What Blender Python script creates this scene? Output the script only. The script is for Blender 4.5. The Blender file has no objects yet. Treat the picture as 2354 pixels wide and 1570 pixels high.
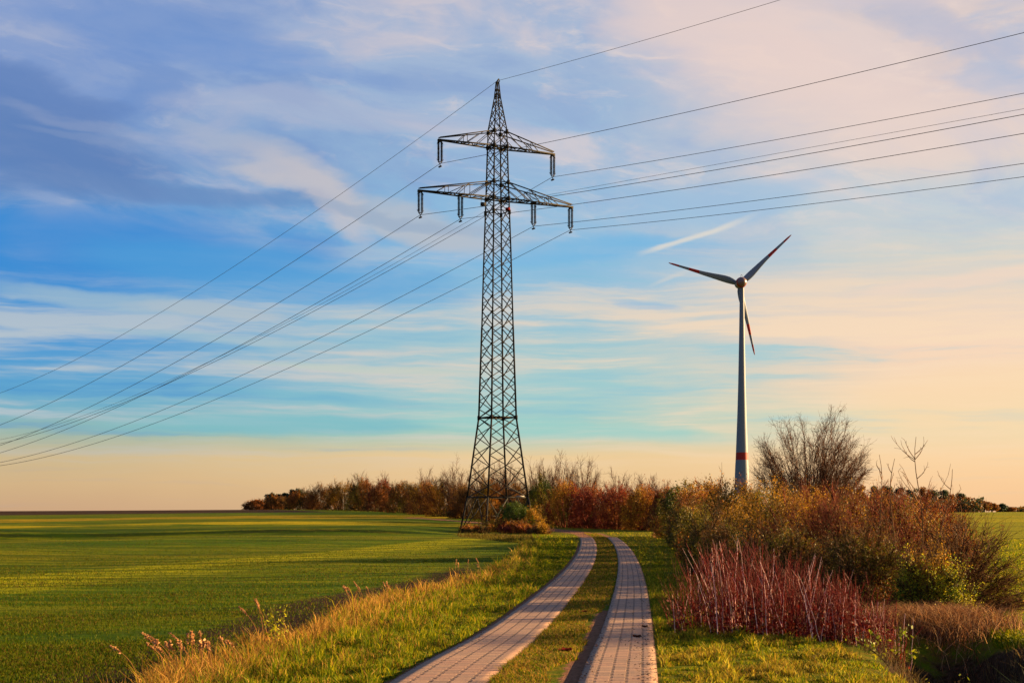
import bpy, math, random
import numpy as np
from mathutils import Vector, Matrix
S = bpy.context.scene
COL = S.collection
R = math.radians
rng = np.random.default_rng(7)
random.seed(7)

def lin(r, g, b, k=1.0):
    f = lambda c: (c/255/12.92 if c/255 <= .04045 else ((c/255+.055)/1.055)**2.4)*k
    return (f(r), f(g), f(b), 1.0)

# ------------------------------------------------------------------ camera
FPX, CX, HY, EYE = 3566.0, 1177.0, 1175.0, 1.95      # measured in the photograph's pixels
cd = bpy.data.cameras.new('camera'); cam = bpy.data.objects.new('camera', cd); COL.objects.link(cam)
cam.location = (0, 0, EYE); cam.rotation_euler = (R(90), 0, 0)
cd.sensor_width = 36; cd.lens = 36*FPX/2354; cd.shift_y = (HY-785)/2354
cd.clip_start = .1; cd.clip_end = 20000
S.camera = cam

# ------------------------------------------------------------------ exposure, sun, sky
EXPO = 2.2
S.view_settings.view_transform = 'Standard'; S.view_settings.look = 'None'
S.view_settings.gamma = 1; S.view_settings.exposure = EXPO
SUN_AZ, SUN_EL = R(70), R(13)
sd = Vector((math.sin(SUN_AZ)*math.cos(SUN_EL), math.cos(SUN_AZ)*math.cos(SUN_EL), math.sin(SUN_EL)))
ld = bpy.data.lights.new('sun', 'SUN'); ld.energy = 5; ld.angle = R(.5); ld.color = (1, .64, .30)
lo = bpy.data.objects.new('sun', ld); COL.objects.link(lo); lo.rotation_euler = sd.to_track_quat('Z', 'Y').to_euler()

W = bpy.data.worlds.new('World'); S.world = W; W.use_nodes = True
nt = W.node_tree; nt.nodes.clear()
class NG:
    """terse node writing"""
    def __init__(s, nt): s.nt = nt
    def n(s, t, **k):
        o = s.nt.nodes.new(t)
        for a, v in k.items(): setattr(o, a, v)
        return o
    def put(s, sock, v):
        if isinstance(v, bpy.types.NodeSocket): s.nt.links.new(v, sock)
        elif v is not None: sock.default_value = v
    def m(s, op, a, b=None, c=None, clamp=False):
        o = s.n('ShaderNodeMath', operation=op, use_clamp=clamp)
        for i, v in enumerate((a, b, c)): s.put(o.inputs[i], v)
        return o.outputs[0]
    def mix(s, f, a, b, bt='MIX'):
        o = s.n('ShaderNodeMix', data_type='RGBA', blend_type=bt)
        s.put(o.inputs[0], f); s.put(o.inputs[6], a); s.put(o.inputs[7], b); return o.outputs[2]
    def noise(s, vec, scale, detail=4, rough=.5, dist=0, out=0):
        o = s.n('ShaderNodeTexNoise'); s.put(o.inputs['Vector'], vec)
        o.inputs['Scale'].default_value = scale; o.inputs['Detail'].default_value = detail
        o.inputs['Roughness'].default_value = rough; o.inputs['Distortion'].default_value = dist
        return o.outputs[out]
    def xyz(s, x, y, z=0.0):
        o = s.n('ShaderNodeCombineXYZ')
        for i, v in enumerate((x, y, z)): s.put(o.inputs[i], v)
        return o.outputs[0]
    def ramp(s, f, stops, interp='LINEAR'):
        o = s.n('ShaderNodeValToRGB'); s.put(o.inputs[0], f); cr = o.color_ramp; cr.interpolation = interp
        while len(cr.elements) < len(stops): cr.elements.new(.5)
        for e, (p, c) in zip(cr.elements, stops): e.position = p; e.color = c
        return o.outputs[0]
    def sm(s, v, a, b, lo=0.0, hi=1.0):
        o = s.n('ShaderNodeMapRange', interpolation_type='SMOOTHSTEP')
        s.put(o.inputs[0], v); s.put(o.inputs[1], a); s.put(o.inputs[2], b); s.put(o.inputs[3], lo); s.put(o.inputs[4], hi)
        return o.outputs[0]
def build_sky():
    g = NG(nt)
    K = 1.05*2**-EXPO
    tc = g.n('ShaderNodeTexCoord').outputs['Generated']
    sp = g.n('ShaderNodeSeparateXYZ'); g.put(sp.inputs[0], tc)
    x, y, z = sp.outputs
    az = g.m('ARCTAN2', x, y)                       # compass direction, 0 = straight up the track
    el = g.m('ARCSINE', z)
    # every angle below is written in "degrees * 62.24" = 1 photo pixel near the middle
    U = g.m('MULTIPLY', az, FPX/1000); V = g.m('MULTIPLY', el, FPX/1000)
    # soft warp so that no edge stays regular
    pv = g.xyz(g.m('MULTIPLY', U, 1.5), g.m('MULTIPLY', V, 4.0), .3)
    nz = g.n('ShaderNodeTexNoise'); g.put(nz.inputs['Vector'], pv); nz.inputs['Scale'].default_value = 1.6; nz.inputs['Detail'].default_value = 5; nz.inputs['Roughness'].default_value = .55
    s2 = g.n('ShaderNodeSeparateXYZ'); g.put(s2.inputs[0], nz.outputs[1])
    wx = g.m('SUBTRACT', s2.outputs[0], .5); wy = g.m('SUBTRACT', s2.outputs[1], .5)
    Uw = g.m('MULTIPLY_ADD', wx, .42, U); Vw = g.m('MULTIPLY_ADD', g.m('MULTIPLY', wy, g.sm(V, .35, .85, .04, .13)), 1.0, V)
    # elevation ramps at the left, middle and right of the scene
    rows = [1175, 1110, 1050, 1000, 960, 900, 800, 700, 600, 500, 400, 250, 100, 0]
    Lc = [(206,166,130),(212,178,134),(206,182,140),(154,180,168),(112,176,196),(80,160,208),(62,148,212),(56,144,212),(36,132,210),(66,134,202),(104,142,198),(128,154,204),(134,158,206),(152,166,208)]
    Mc = [(228,188,140),(236,196,144),(236,202,150),(160,202,190),(156,202,200),(162,202,204),(160,198,206),(150,192,214),(128,184,222),(140,186,220),(152,184,216),(160,184,214),(168,184,212),(164,180,210)]
    Rc = [(246,196,148),(250,204,154),(250,210,162),(240,214,172),(238,216,176),(249,213,176),(247,212,184),(230,210,192),(206,208,202),(190,204,214),(222,208,200),(222,202,198),(220,202,198),(190,190,206)]
    t = g.m('DIVIDE', Vw, 1.5)
    def rp(cs):
        st = []
        for r, c in zip(rows, cs): st.append(((HY-r)/1000/1.5, lin(*c, K)))
        st.append((1.0, lin(96, 128, 196, K)))
        return g.ramp(t, st)
    a = g.sm(Uw, -1.15, .05); b = g.sm(Uw, .1, .95)
    c = g.mix(b, g.mix(a, rp(Lc), rp(Mc)), rp(Rc))
    # long thin streaks, finer towards the horizon
    vv = g.m('POWER', g.m('MAXIMUM', Vw, .001), .75)
    st1 = g.noise(g.xyz(g.m('MULTIPLY', U, 1.1), g.m('MULTIPLY', g.m('ADD', vv, g.m('MULTIPLY', U, .012)), 17), 1.7), 1.0, 6, .6, .15)
    st2 = g.noise(g.xyz(g.m('MULTIPLY', U, 2.4), g.m('MULTIPLY', g.m('ADD', vv, g.m('MULTIPLY', U, -.008)), 40), 5.2), 1.0, 5, .62, .1)
    sc = g.m('MULTIPLY_ADD', st2, .35, g.m('MULTIPLY', st1, .65))
    low = g.sm(V, .75, .35)
    band = g.m('MULTIPLY', g.sm(V, .05, .25), low)
    warm = g.mix(g.sm(U, -.9, .6), lin(186, 196, 204, K), lin(250, 218, 184, K))
    c = g.mix(g.m('MULTIPLY', g.sm(sc, .455, .62), g.m('MULTIPLY_ADD', band, .9, .0)), c, warm)
    cool = g.mix(g.sm(U, -.9, .6), lin(46, 142, 206, K), lin(120, 196, 214, K))
    c = g.mix(g.m('MULTIPLY', g.sm(sc, .48, .34), g.m('MULTIPLY_ADD', band, .55, .06)), c, cool)
    # broad mottled veil in the upper sky
    mp = g.xyz(g.m('MULTIPLY', U, 2.2), g.m('MULTIPLY', g.m('ADD', V, g.m('MULTIPLY', U, .12)), 6.5), 9.1)
    m1 = g.noise(mp, 1.0, 7, .56, .6)
    hi = g.sm(V, .45, .8)
    m2 = g.noise(g.xyz(g.m('MULTIPLY', Uw, 5.5), g.m('MULTIPLY', g.m('ADD', Vw, g.m('MULTIPLY', U, .1)), 19), 21.5), 1.0, 7, .62, .3)
    c = g.mix(g.m('MULTIPLY', g.sm(m2, .5, .72), g.m('MULTIPLY', hi, .5)), c, g.mix(g.sm(U, -.9, .3), lin(184, 188, 208, K), lin(246, 222, 206, K)))
    c = g.mix(g.m('MULTIPLY', g.sm(m2, .48, .3), g.m('MULTIPLY', hi, .35)), c, g.mix(g.sm(U, -.9, .8), lin(104, 142, 206, K), lin(170, 186, 214, K)))
    c = g.mix(g.m('MULTIPLY', g.sm(m1, .47, .68), g.m('MULTIPLY', hi, .6)), c, g.mix(g.sm(U, -.9, .3), lin(172, 180, 206, K), lin(238, 214, 204, K)))
    c = g.mix(g.m('MULTIPLY', g.sm(m1, .5, .33), g.m('MULTIPLY', hi, .62)), c, g.mix(g.sm(U, -.9, .8), lin(104, 140, 200, K), lin(160, 182, 214, K)))
    # single banks of cloud: centre, half sizes (photo px), tilt, colour, strength
    def bank(px, py, hx, hy, tilt, colr, k, soft=1.0):
        nonlocal c
        du = g.m('SUBTRACT', Uw, (px-CX)/1000); dv = g.m('SUBTRACT', Vw, (HY-py)/1000)
        ct, s_ = math.cos(R(tilt)), math.sin(R(tilt))
        p = g.m('ADD', g.m('MULTIPLY', du, ct*1000/hx), g.m('MULTIPLY', dv, s_*1000/hx))
        q = g.m('ADD', g.m('MULTIPLY', du, -s_*1000/hy), g.m('MULTIPLY', dv, ct*1000/hy))
        d = g.m('ADD', g.m('MULTIPLY', p, p), g.m('MULTIPLY', q, q))
        d = g.m('ADD', d, g.m('MULTIPLY', g.m('SUBTRACT', m1, .5), 1.6))
        c = g.mix(g.m('MULTIPLY', g.sm(d, 1.0+.5*soft, .1), k), c, lin(*colr, K))
    bank(180, 590, 520, 90, 0, (34, 134, 212), .85)
    bank(620, 640, 430, 60, -4, (64, 154, 216), .65)
    bank(90, 385, 340, 95, -10, (86, 122, 182), .85)
    bank(400, 462, 330, 30, -3, (98, 132, 186), .6)
    bank(90, 275, 230, 50, -10, (92, 126, 186), .8)
    bank(230, 330, 180, 16, -6, (150, 162, 194), .35)
    bank(230, 358, 150, 12, -2, (150, 164, 196), .25)
    bank(610, 390, 190, 42, -22, (184, 188, 202), .6)
    bank(700, 465, 180, 42, -30, (206, 196, 196), .65)
    bank(980, 535, 230, 36, -14, (190, 190, 196), .75)
    bank(880, 510, 260, 14, -8, (142, 166, 196), .55)
    bank(760, 290, 330, 40, -4, (180, 186, 208), .5)
    bank(430, 130, 320, 60, -6, (108, 144, 204), .55)
    bank(640, 175, 260, 40, -6, (110, 148, 208), .5)
    bank(300, 712, 300, 22, -5, (150, 182, 206), .8)
    bank(520, 728, 200, 16, -3, (178, 190, 200), .7)
    bank(600, 790, 380, 10, -3, (160, 190, 204), .6)
    bank(850, 848, 260, 9, -2, (190, 204, 194), .6)
    bank(620, 980, 500, 26, 1, (112, 186, 200), .75)
    bank(740, 915, 300, 15, -3, (112, 182, 204), .6)
    bank(1330, 585, 260, 32, 4, (110, 180, 224), .8)
    bank(1470, 700, 90, 9, -6, (124, 178, 220), .4)
    bank(1330, 985, 360, 26, -4, (150, 206, 202), .7)
    bank(1300, 880, 240, 9, -2, (150, 200, 206), .6)
    bank(1650, 470, 330, 50, 6, (156, 190, 220), .6)
    bank(1700, 130, 330, 130, -14, (240, 212, 200), .75)
    bank(1960, 300, 420, 110, -8, (238, 212, 200), .65)
    bank(2130, 120, 200, 40, -22, (184, 186, 206), .7)
    bank(2080, 40, 220, 50, 0, (228, 206, 204), .6)
    bank(1560, 8, 190, 22, 0, (140, 160, 196), .8)
    bank(2280, 660, 300, 22, 6, (246, 214, 190), .6)
    bank(2250, 930, 330, 80, 0, (251, 214, 168), .6)
    # old vapour trail
    def trail(x0, y0, x1, y1, w, k, colr):
        nonlocal c
        a0 = ((x0-CX)/1000, (HY-y0)/1000); a1 = ((x1-CX)/1000, (HY-y1)/1000)
        L = math.dist(a0, a1); ux, uy = (a1[0]-a0[0])/L, (a1[1]-a0[1])/L
        U2 = g.m('MULTIPLY_ADD', wx, .05, U); V2 = g.m('MULTIPLY_ADD', wy, .035, V)
        du = g.m('SUBTRACT', U2, a0[0]); dv = g.m('SUBTRACT', V2, a0[1])
        p = g.m('ADD', g.m('MULTIPLY', du, ux), g.m('MULTIPLY', dv, uy))
        q = g.m('ABSOLUTE', g.m('ADD', g.m('MULTIPLY', du, -uy), g.m('MULTIPLY', dv, ux)))
        q = g.m('DIVIDE', q, g.m('MULTIPLY_ADD', st2, w*1.1, w*.4))
        f = g.m('MULTIPLY', g.sm(q, 1.0, .1), g.m('MULTIPLY', g.sm(p, -.01, .07), g.sm(p, L+.05, L-.1)))
        c = g.mix(g.m('MULTIPLY', f, k), c, lin(*colr, K))
    trail(1462, 598, 1720, 510, .010, .8, (226, 218, 206))
    trail(1480, 664, 1610, 622, .008, .4, (230, 214, 198))
    trail(1186, 715, 1225, 690, .012, .5, (232, 214, 196))
    # daylight sky under it all
    sky = g.n('ShaderNodeTexSky', sky_type='NISHITA', sun_disc=False)
    sky.sun_elevation = SUN_EL; sky.sun_rotation = SUN_AZ; sky.air_density = 1; sky.dust_density = 1
    c = g.mix(.12, c, g.mix(1.0, sky.outputs[0], (.11*K, .11*K, .11*K, 1), 'MULTIPLY'))
    bg = g.n('ShaderNodeBackground'); g.put(bg.inputs[0], c); bg.inputs[1].default_value = 1.0
    out = g.n('ShaderNodeOutputWorld'); nt.links.new(bg.outputs[0], out.inputs[0])
build_sky()
W.cycles.sampling_method = 'MANUAL'; W.cycles.sample_map_resolution = 512

# ------------------------------------------------------------------ helpers
def tag(o, label=None, cat=None, group=None, kind=None):
    if label: o['label'] = label
    if cat: o['category'] = cat
    if group: o['group'] = group
    if kind: o['kind'] = kind
    return o
def empty(name, loc, label, cat, group=None):
    o = bpy.data.objects.new(name, None); COL.objects.link(o); o.location = loc
    return tag(o, label, cat, group)
def link(name, me, mats, parent=None, loc=(0, 0, 0)):
    o = bpy.data.objects.new(name, me); COL.objects.link(o)
    for m in (mats if isinstance(mats, (list, tuple)) else [mats]):
        if m: me.materials.append(m)
    if parent: o.parent = parent
    o.location = loc
    return o
def npmesh(name, V, F, col=None, midx=None, uv=None, smooth=False):
    V = np.asarray(V, np.float32).reshape(-1, 3); F = np.asarray(F, np.int32); k = F.shape[1]; n = len(F)
    me = bpy.data.meshes.new(name)
    me.vertices.add(len(V)); me.vertices.foreach_set('co', V.ravel())
    me.loops.add(n*k); me.loops.foreach_set('vertex_index', F.ravel())
    me.polygons.add(n); me.polygons.foreach_set('loop_start', np.arange(0, n*k, k, dtype=np.int32))
    if midx is not None: me.polygons.foreach_set('material_index', np.asarray(midx, np.int32))
    if col is not None:
        a = me.color_attributes.new('Col', 'FLOAT_COLOR', 'POINT'); c = np.ones((len(V), 4), np.float32); c[:, :3] = col; a.data.foreach_set('color', c.ravel())
    if uv is not None:
        l = me.uv_layers.new(name='UVMap'); l.data.foreach_set('uv', np.asarray(uv, np.float32)[F.ravel()].ravel())
    me.update(calc_edges=True); me.validate()
    if smooth: me.polygons.foreach_set('use_smooth', np.ones(n, bool))
    return me
def segs(P0, P1, R0, R1, k=3):
    """prisms of k sides for many segments at once"""
    P0 = np.asarray(P0, float).reshape(-1, 3); P1 = np.asarray(P1, float).reshape(-1, 3); n = len(P0)
    R0 = np.broadcast_to(np.asarray(R0, float), (n,)); R1 = np.broadcast_to(np.asarray(R1, float), (n,))
    d = P1-P0; d /= np.linalg.norm(d, axis=1, keepdims=True)+1e-9
    up = np.where(np.abs(d[:, 2:3]) > .9, [[1., 0, 0]], [[0, 0, 1.]])
    a = np.cross(d, up); a /= np.linalg.norm(a, axis=1, keepdims=True)+1e-9; b = np.cross(d, a)
    V = np.zeros((n, 2*k, 3))
    for i in range(k):
        t = 2*math.pi*i/k+(math.pi/4 if k == 4 else 0); o = a*math.cos(t)+b*math.sin(t)
        V[:, i] = P0+o*R0[:, None]; V[:, k+i] = P1+o*R1[:, None]
    base = (np.arange(n)*2*k)[:, None]
    F = np.concatenate([base+np.array([[i, (i+1) % k, k+(i+1) % k, k+i]]) for i in range(k)], 0)
    return V.reshape(-1, 3), F
def join(parts):
    Vs, Fs, n = [], [], 0
    for V, F in parts:
        Vs.append(V); Fs.append(np.asarray(F)+n); n += len(V)
    return np.concatenate(Vs), np.concatenate(Fs)
def bars(lst):
    """lst of (p, q, thickness) -> square bars with end caps"""
    P = np.array([b[0] for b in lst], float); Q = np.array([b[1] for b in lst], float); r = np.array([b[2] for b in lst])*.7071
    V, F = segs(P, Q, r, r, 4)
    b = (np.arange(len(P))*8)[:, None]
    return V, np.concatenate([F, b+np.array([[3, 2, 1, 0]]), b+np.array([[4, 5, 6, 7]])], 0)
def lathe(prof, n=16, axis='z'):
    V = []
    for r, z in prof:
        for i in range(n):
            t = 2*math.pi*i/n; V.append((r*math.cos(t), r*math.sin(t), z))
    F = [(j*n+i, j*n+(i+1) % n, (j+1)*n+(i+1) % n, (j+1)*n+i) for j in range(len(prof)-1) for i in range(n)]
    V = np.array(V)
    if axis == 'y': V = V[:, [0, 2, 1]]; F = [f[::-1] for f in F]
    return V, np.array(F)

def mat(name, base=(.2, .2, .2), rough=.8, spec=.3, metal=0.0, vcol=False, transl=0.0, noise=None, bump=None):
    m = bpy.data.materials.new(name); m.use_nodes = True; t = m.node_tree; t.nodes.clear(); g = NG(t)
    b = g.n('ShaderNodeBsdfPrincipled'); b.inputs['Roughness'].default_value = rough
    b.inputs['Specular IOR Level'].default_value = spec; b.inputs['Metallic'].default_value = metal
    c = (*base, 1)
    if vcol:
        a = g.n('ShaderNodeVertexColor', layer_name='Col'); c = a.outputs[0]
    obj = g.n('ShaderNodeTexCoord').outputs['Object']
    if noise:
        sc, lo, hi = noise
        f = g.m('MULTIPLY_ADD', g.sm(g.noise(obj, sc, 5, .6), .3, .7), hi-lo, lo)
        c = g.mix(1.0, c, g.xyz(f, f, f), 'MULTIPLY')
    g.put(b.inputs['Base Color'], c)
    if bump:
        bp = g.n('ShaderNodeBump'); bp.inputs['Distance'].default_value = bump[1]; g.put(bp.inputs['Height'], g.noise(obj, bump[0], 4)); t.links.new(bp.outputs[0], b.inputs['Normal'])
    o = g.n('ShaderNodeOutputMaterial'); sh = b.outputs[0]
    if transl:
        tr = g.n('ShaderNodeBsdfTranslucent'); g.put(tr.inputs[0], c); mx = g.n('ShaderNodeMixShader'); mx.inputs[0].default_value = transl
        t.links.new(sh, mx.inputs[1]); t.links.new(tr.outputs[0], mx.inputs[2]); sh = mx.outputs[0]
    t.links.new(sh, o.inputs[0])
    return m

# ------------------------------------------------------------------ terrain
CT = np.array([  # photo column, distance, height
 (-3000,8,0),(1177,8,0),(5000,8,0),(-600,17,-.5),(400,17,-.45),(900,17,.0),(1177,17,.03),(1500,17,.03),(2000,17,.0),(2354,17,.0),(3000,17,0),
 (0,33,-.6),(600,33,-.55),(1000,33,-.22),(1177,33,-.19),(1500,33,-.17),(2000,33,-.1),(2354,33,.0),
 (0,45,-.6),(700,45,-.58),(1177,45,-.28),(1450,45,-.28),(2000,45,-.2),(2354,45,.05),
 (0,65,-.45),(900,65,-.4),(1250,65,-.27),(1450,65,-.26),(2000,65,-.1),(2354,65,.15),
 (0,94,-.35),(1000,94,-.33),(1280,94,-.15),(1450,94,-.15),(2354,94,.4),
 (0,126,-.05),(900,126,-.02),(1143,130,.1),(1300,126,-.1),(1450,126,-.02),(1560,126,.2),(2354,126,.7),(1143,140,.2),
 (1247,152,.7),(1330,143,.0),(1400,147,.35),(1510,132,.3),(1390,126,-.1),
 (1063,190,1.75),(950,175,.9),(800,180,.6),(0,180,.45),(1300,200,1.6),(1600,190,1.0),(2354,190,1.1),
 (907,240,2.25),(700,240,1.2),(0,240,.9),(1200,260,2.3),(2354,260,1.4),
 (670,330,2.75),(300,330,1.7),(0,330,1.5),(1000,330,2.8),(2354,330,1.55),
 (-500,420,2.1),(0,420,2.2),(300,430,2.5),(600,430,2.8),(1177,430,2.5),(2354,430,1.7),(3000,430,1.7),
 (0,700,.5),(1177,700,1.2),(2000,620,1.6),(2354,620,1.85),(3000,620,1.9),(0,1500,-6),(2354,1200,-1),(1177,2000,-9),(0,6000,-30),(2354,6000,-30)], float)
_cu = np.clip((CT[:, 0]-CX)/420, -6, 6); _cv = np.log(CT[:, 1])*3.2
def H0(X, Y):
    X = np.asarray(X, float); Y = np.asarray(Y, float); sh = np.broadcast(X, Y).shape
    X = np.broadcast_to(X, sh).ravel(); Y = np.broadcast_to(Y, sh).ravel()
    Yc = np.maximum(Y, 8.0)
    u = np.clip(X/Yc*FPX/420, -6, 6); v = np.log(Yc)*3.2
    out = np.empty(len(u))
    for s in range(0, len(u), 60000):
        d = (u[s:s+60000, None]-_cu)**2+(v[s:s+60000, None]-_cv)**2
        d -= d.min(1, keepdims=True); w = np.exp(-d/(2*.85**2)); out[s:s+60000] = (w@CT[:, 2])/w.sum(1)
    return out.reshape(sh)
def H(X, Y):
    """ground height with the ditch, the pylon mound and low swells in the fields"""
    X = np.asarray(X, float); Y = np.asarray(Y, float)
    h = H0(X, Y)
    # ditch at the right
    cx = 5.95+(Y-20)*.18
    h = h-1.1*np.exp(-((X-cx)/.7)**2)*np.exp(-(np.maximum(np.abs(Y-19.5)-4.0, 0)/1.5)**2)
    fm = 1/(1+np.exp((X-(-5-.02*Y))/1.5))*np.exp(-(np.maximum(Y-150, 0)/60)**2)
    sw = np.sin((Y-.9*(-X)*0-1.6*X)/9.5+.6*np.sin(X/17))*.10+np.sin((Y+.35*X)/5.3+1.3)*.035
    step = .45/(1+np.exp(-(Y-119-.06*X)/.5))-.45/(1+np.exp(-(Y-150)/14.))
    h = h+fm*(sw*np.clip((Y-25)/30, 0, 1)+step)
    fr = 1/(1+np.exp(-(X-(7.5+.16*(Y-20)))/1.0))
    h = h+fr*np.clip(120/np.maximum(Y, 1)-.6, 0, 1)*(.05*np.sin((Y*1.0+X*.4)/1.9+.7*np.sin(X/3))+.03*np.sin((Y-.5*X)/.9))
    return h
_YY = np.exp(np.linspace(math.log(6), math.log(900), 1600))
def G(px, py, base=H0):
    """where the line of sight through (px,py) meets the ground"""
    X = (px-CX)/FPX*_YY; y = HY+(EYE-base(X, _YY))*FPX/_YY
    i = int(np.argmax(y < py)); t = (y[i-1]-py)/(y[i-1]-y[i]+1e-9)
    Y = _YY[i-1]+t*(_YY[i]-_YY[i-1]); X = (px-CX)/FPX*Y
    return X, Y
def X_at(px, Y): return (px-CX)/FPX*Y
def interpY(pts):
    p = np.array(sorted(pts, key=lambda q: q[1]))
    return lambda Y: np.interp(Y, p[:, 1], p[:, 0])
# edges of the two paved strips, traced on the ground
E1 = [(914.6,1570),(1012,1516),(1100,1456),(1182,1406),(1251,1359),(1311,1296),(1333,1255),(1333,1236)]
E2 = [(1128.7,1570),(1176,1519),(1246,1451),(1286,1406),(1333,1359),(1364.7,1296),(1371,1255),(1362,1236)]
E3 = [(1333,1570),(1352,1519),(1380.5,1453),(1396,1409),(1415,1359),(1420,1296),(1412,1255),(1396,1236)]
E4 = [(1512.7,1570),(1508,1519),(1501,1453),(1495,1409),(1489,1359),(1469,1296),(1443,1255),(1418,1236)]
EG = [np.array([G(*p) for p in e]) for e in (E1, E2, E3, E4)]
YS = EG[0][:, 1].mean()
def smooth_edge(P):
    P = P[np.argsort(P[:, 1])]
    q = np.polyfit(P[:, 1], P[:, 0], 3)
    Ymax = P[-1, 1]; s0 = np.polyval(np.polyder(q), P[0, 1])
    def f(Y):
        Y = np.asarray(Y, float)
        return np.where(Y < P[0, 1], np.polyval(q, P[0, 1])+s0*(Y-P[0, 1]), np.polyval(q, np.minimum(Y, Ymax+3)))
    return f, Ymax
SE = [smooth_edge(P) for P in EG]
e1, e2, e3, e4 = [s[0] for s in SE]; YEND = min(s[1] for s in SE)
# the track beyond the bend
TRK = np.array([(float(e1(YEND)+e4(YEND))/2, YEND-1), (G(1350, 1226)), (G(1310, 1222)), (2.0, 149), (-1.5, 162), (-5.5, 176), (-10.5, 190), (-13, 200)])
def dpoly(X, Y, P):
    d = np.full(np.shape(X), 1e9)
    for a, b in zip(P[:-1], P[1:]):
        ab = b-a; t = np.clip(((X-a[0])*ab[0]+(Y-a[1])*ab[1])/(ab@ab), 0, 1)
        d = np.minimum(d, np.hypot(X-a[0]-t*ab[0], Y-a[1]-t*ab[1]))
    return d
LB = [G(x, y) for x, y in [(1207,1249),(1163,1296),(1100,1330),(1006,1352),(880,1375),(804,1406),(708,1460),(612,1490),(517,1521),(383,1552)]]
LB += [(-4.0, 14), (-4.2, 5), (-4.2, -200), (X_at(1060, 112), 112), (X_at(1045, 130), 130), (X_at(1045, 150), 150), (X_at(960, 175), 175), (X_at(860, 215), 215), (X_at(720, 280), 280), (X_at(640, 340), 340), (X_at(560, 420), 420), (X_at(560, 1000), 1000), (X_at(560, 9000), 9000)]
xb = interpY(LB)
RB = [(6.6, -200), (6.6, 16), (7.6, 24), (X_at(2240, 30), 30), (X_at(2240, 45), 45), (X_at(2080, 80), 80), (X_at(1900, 140), 140), (X_at(1700, 400), 400), (X_at(1700, 9000), 9000)]
xr = interpY(RB)

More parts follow.
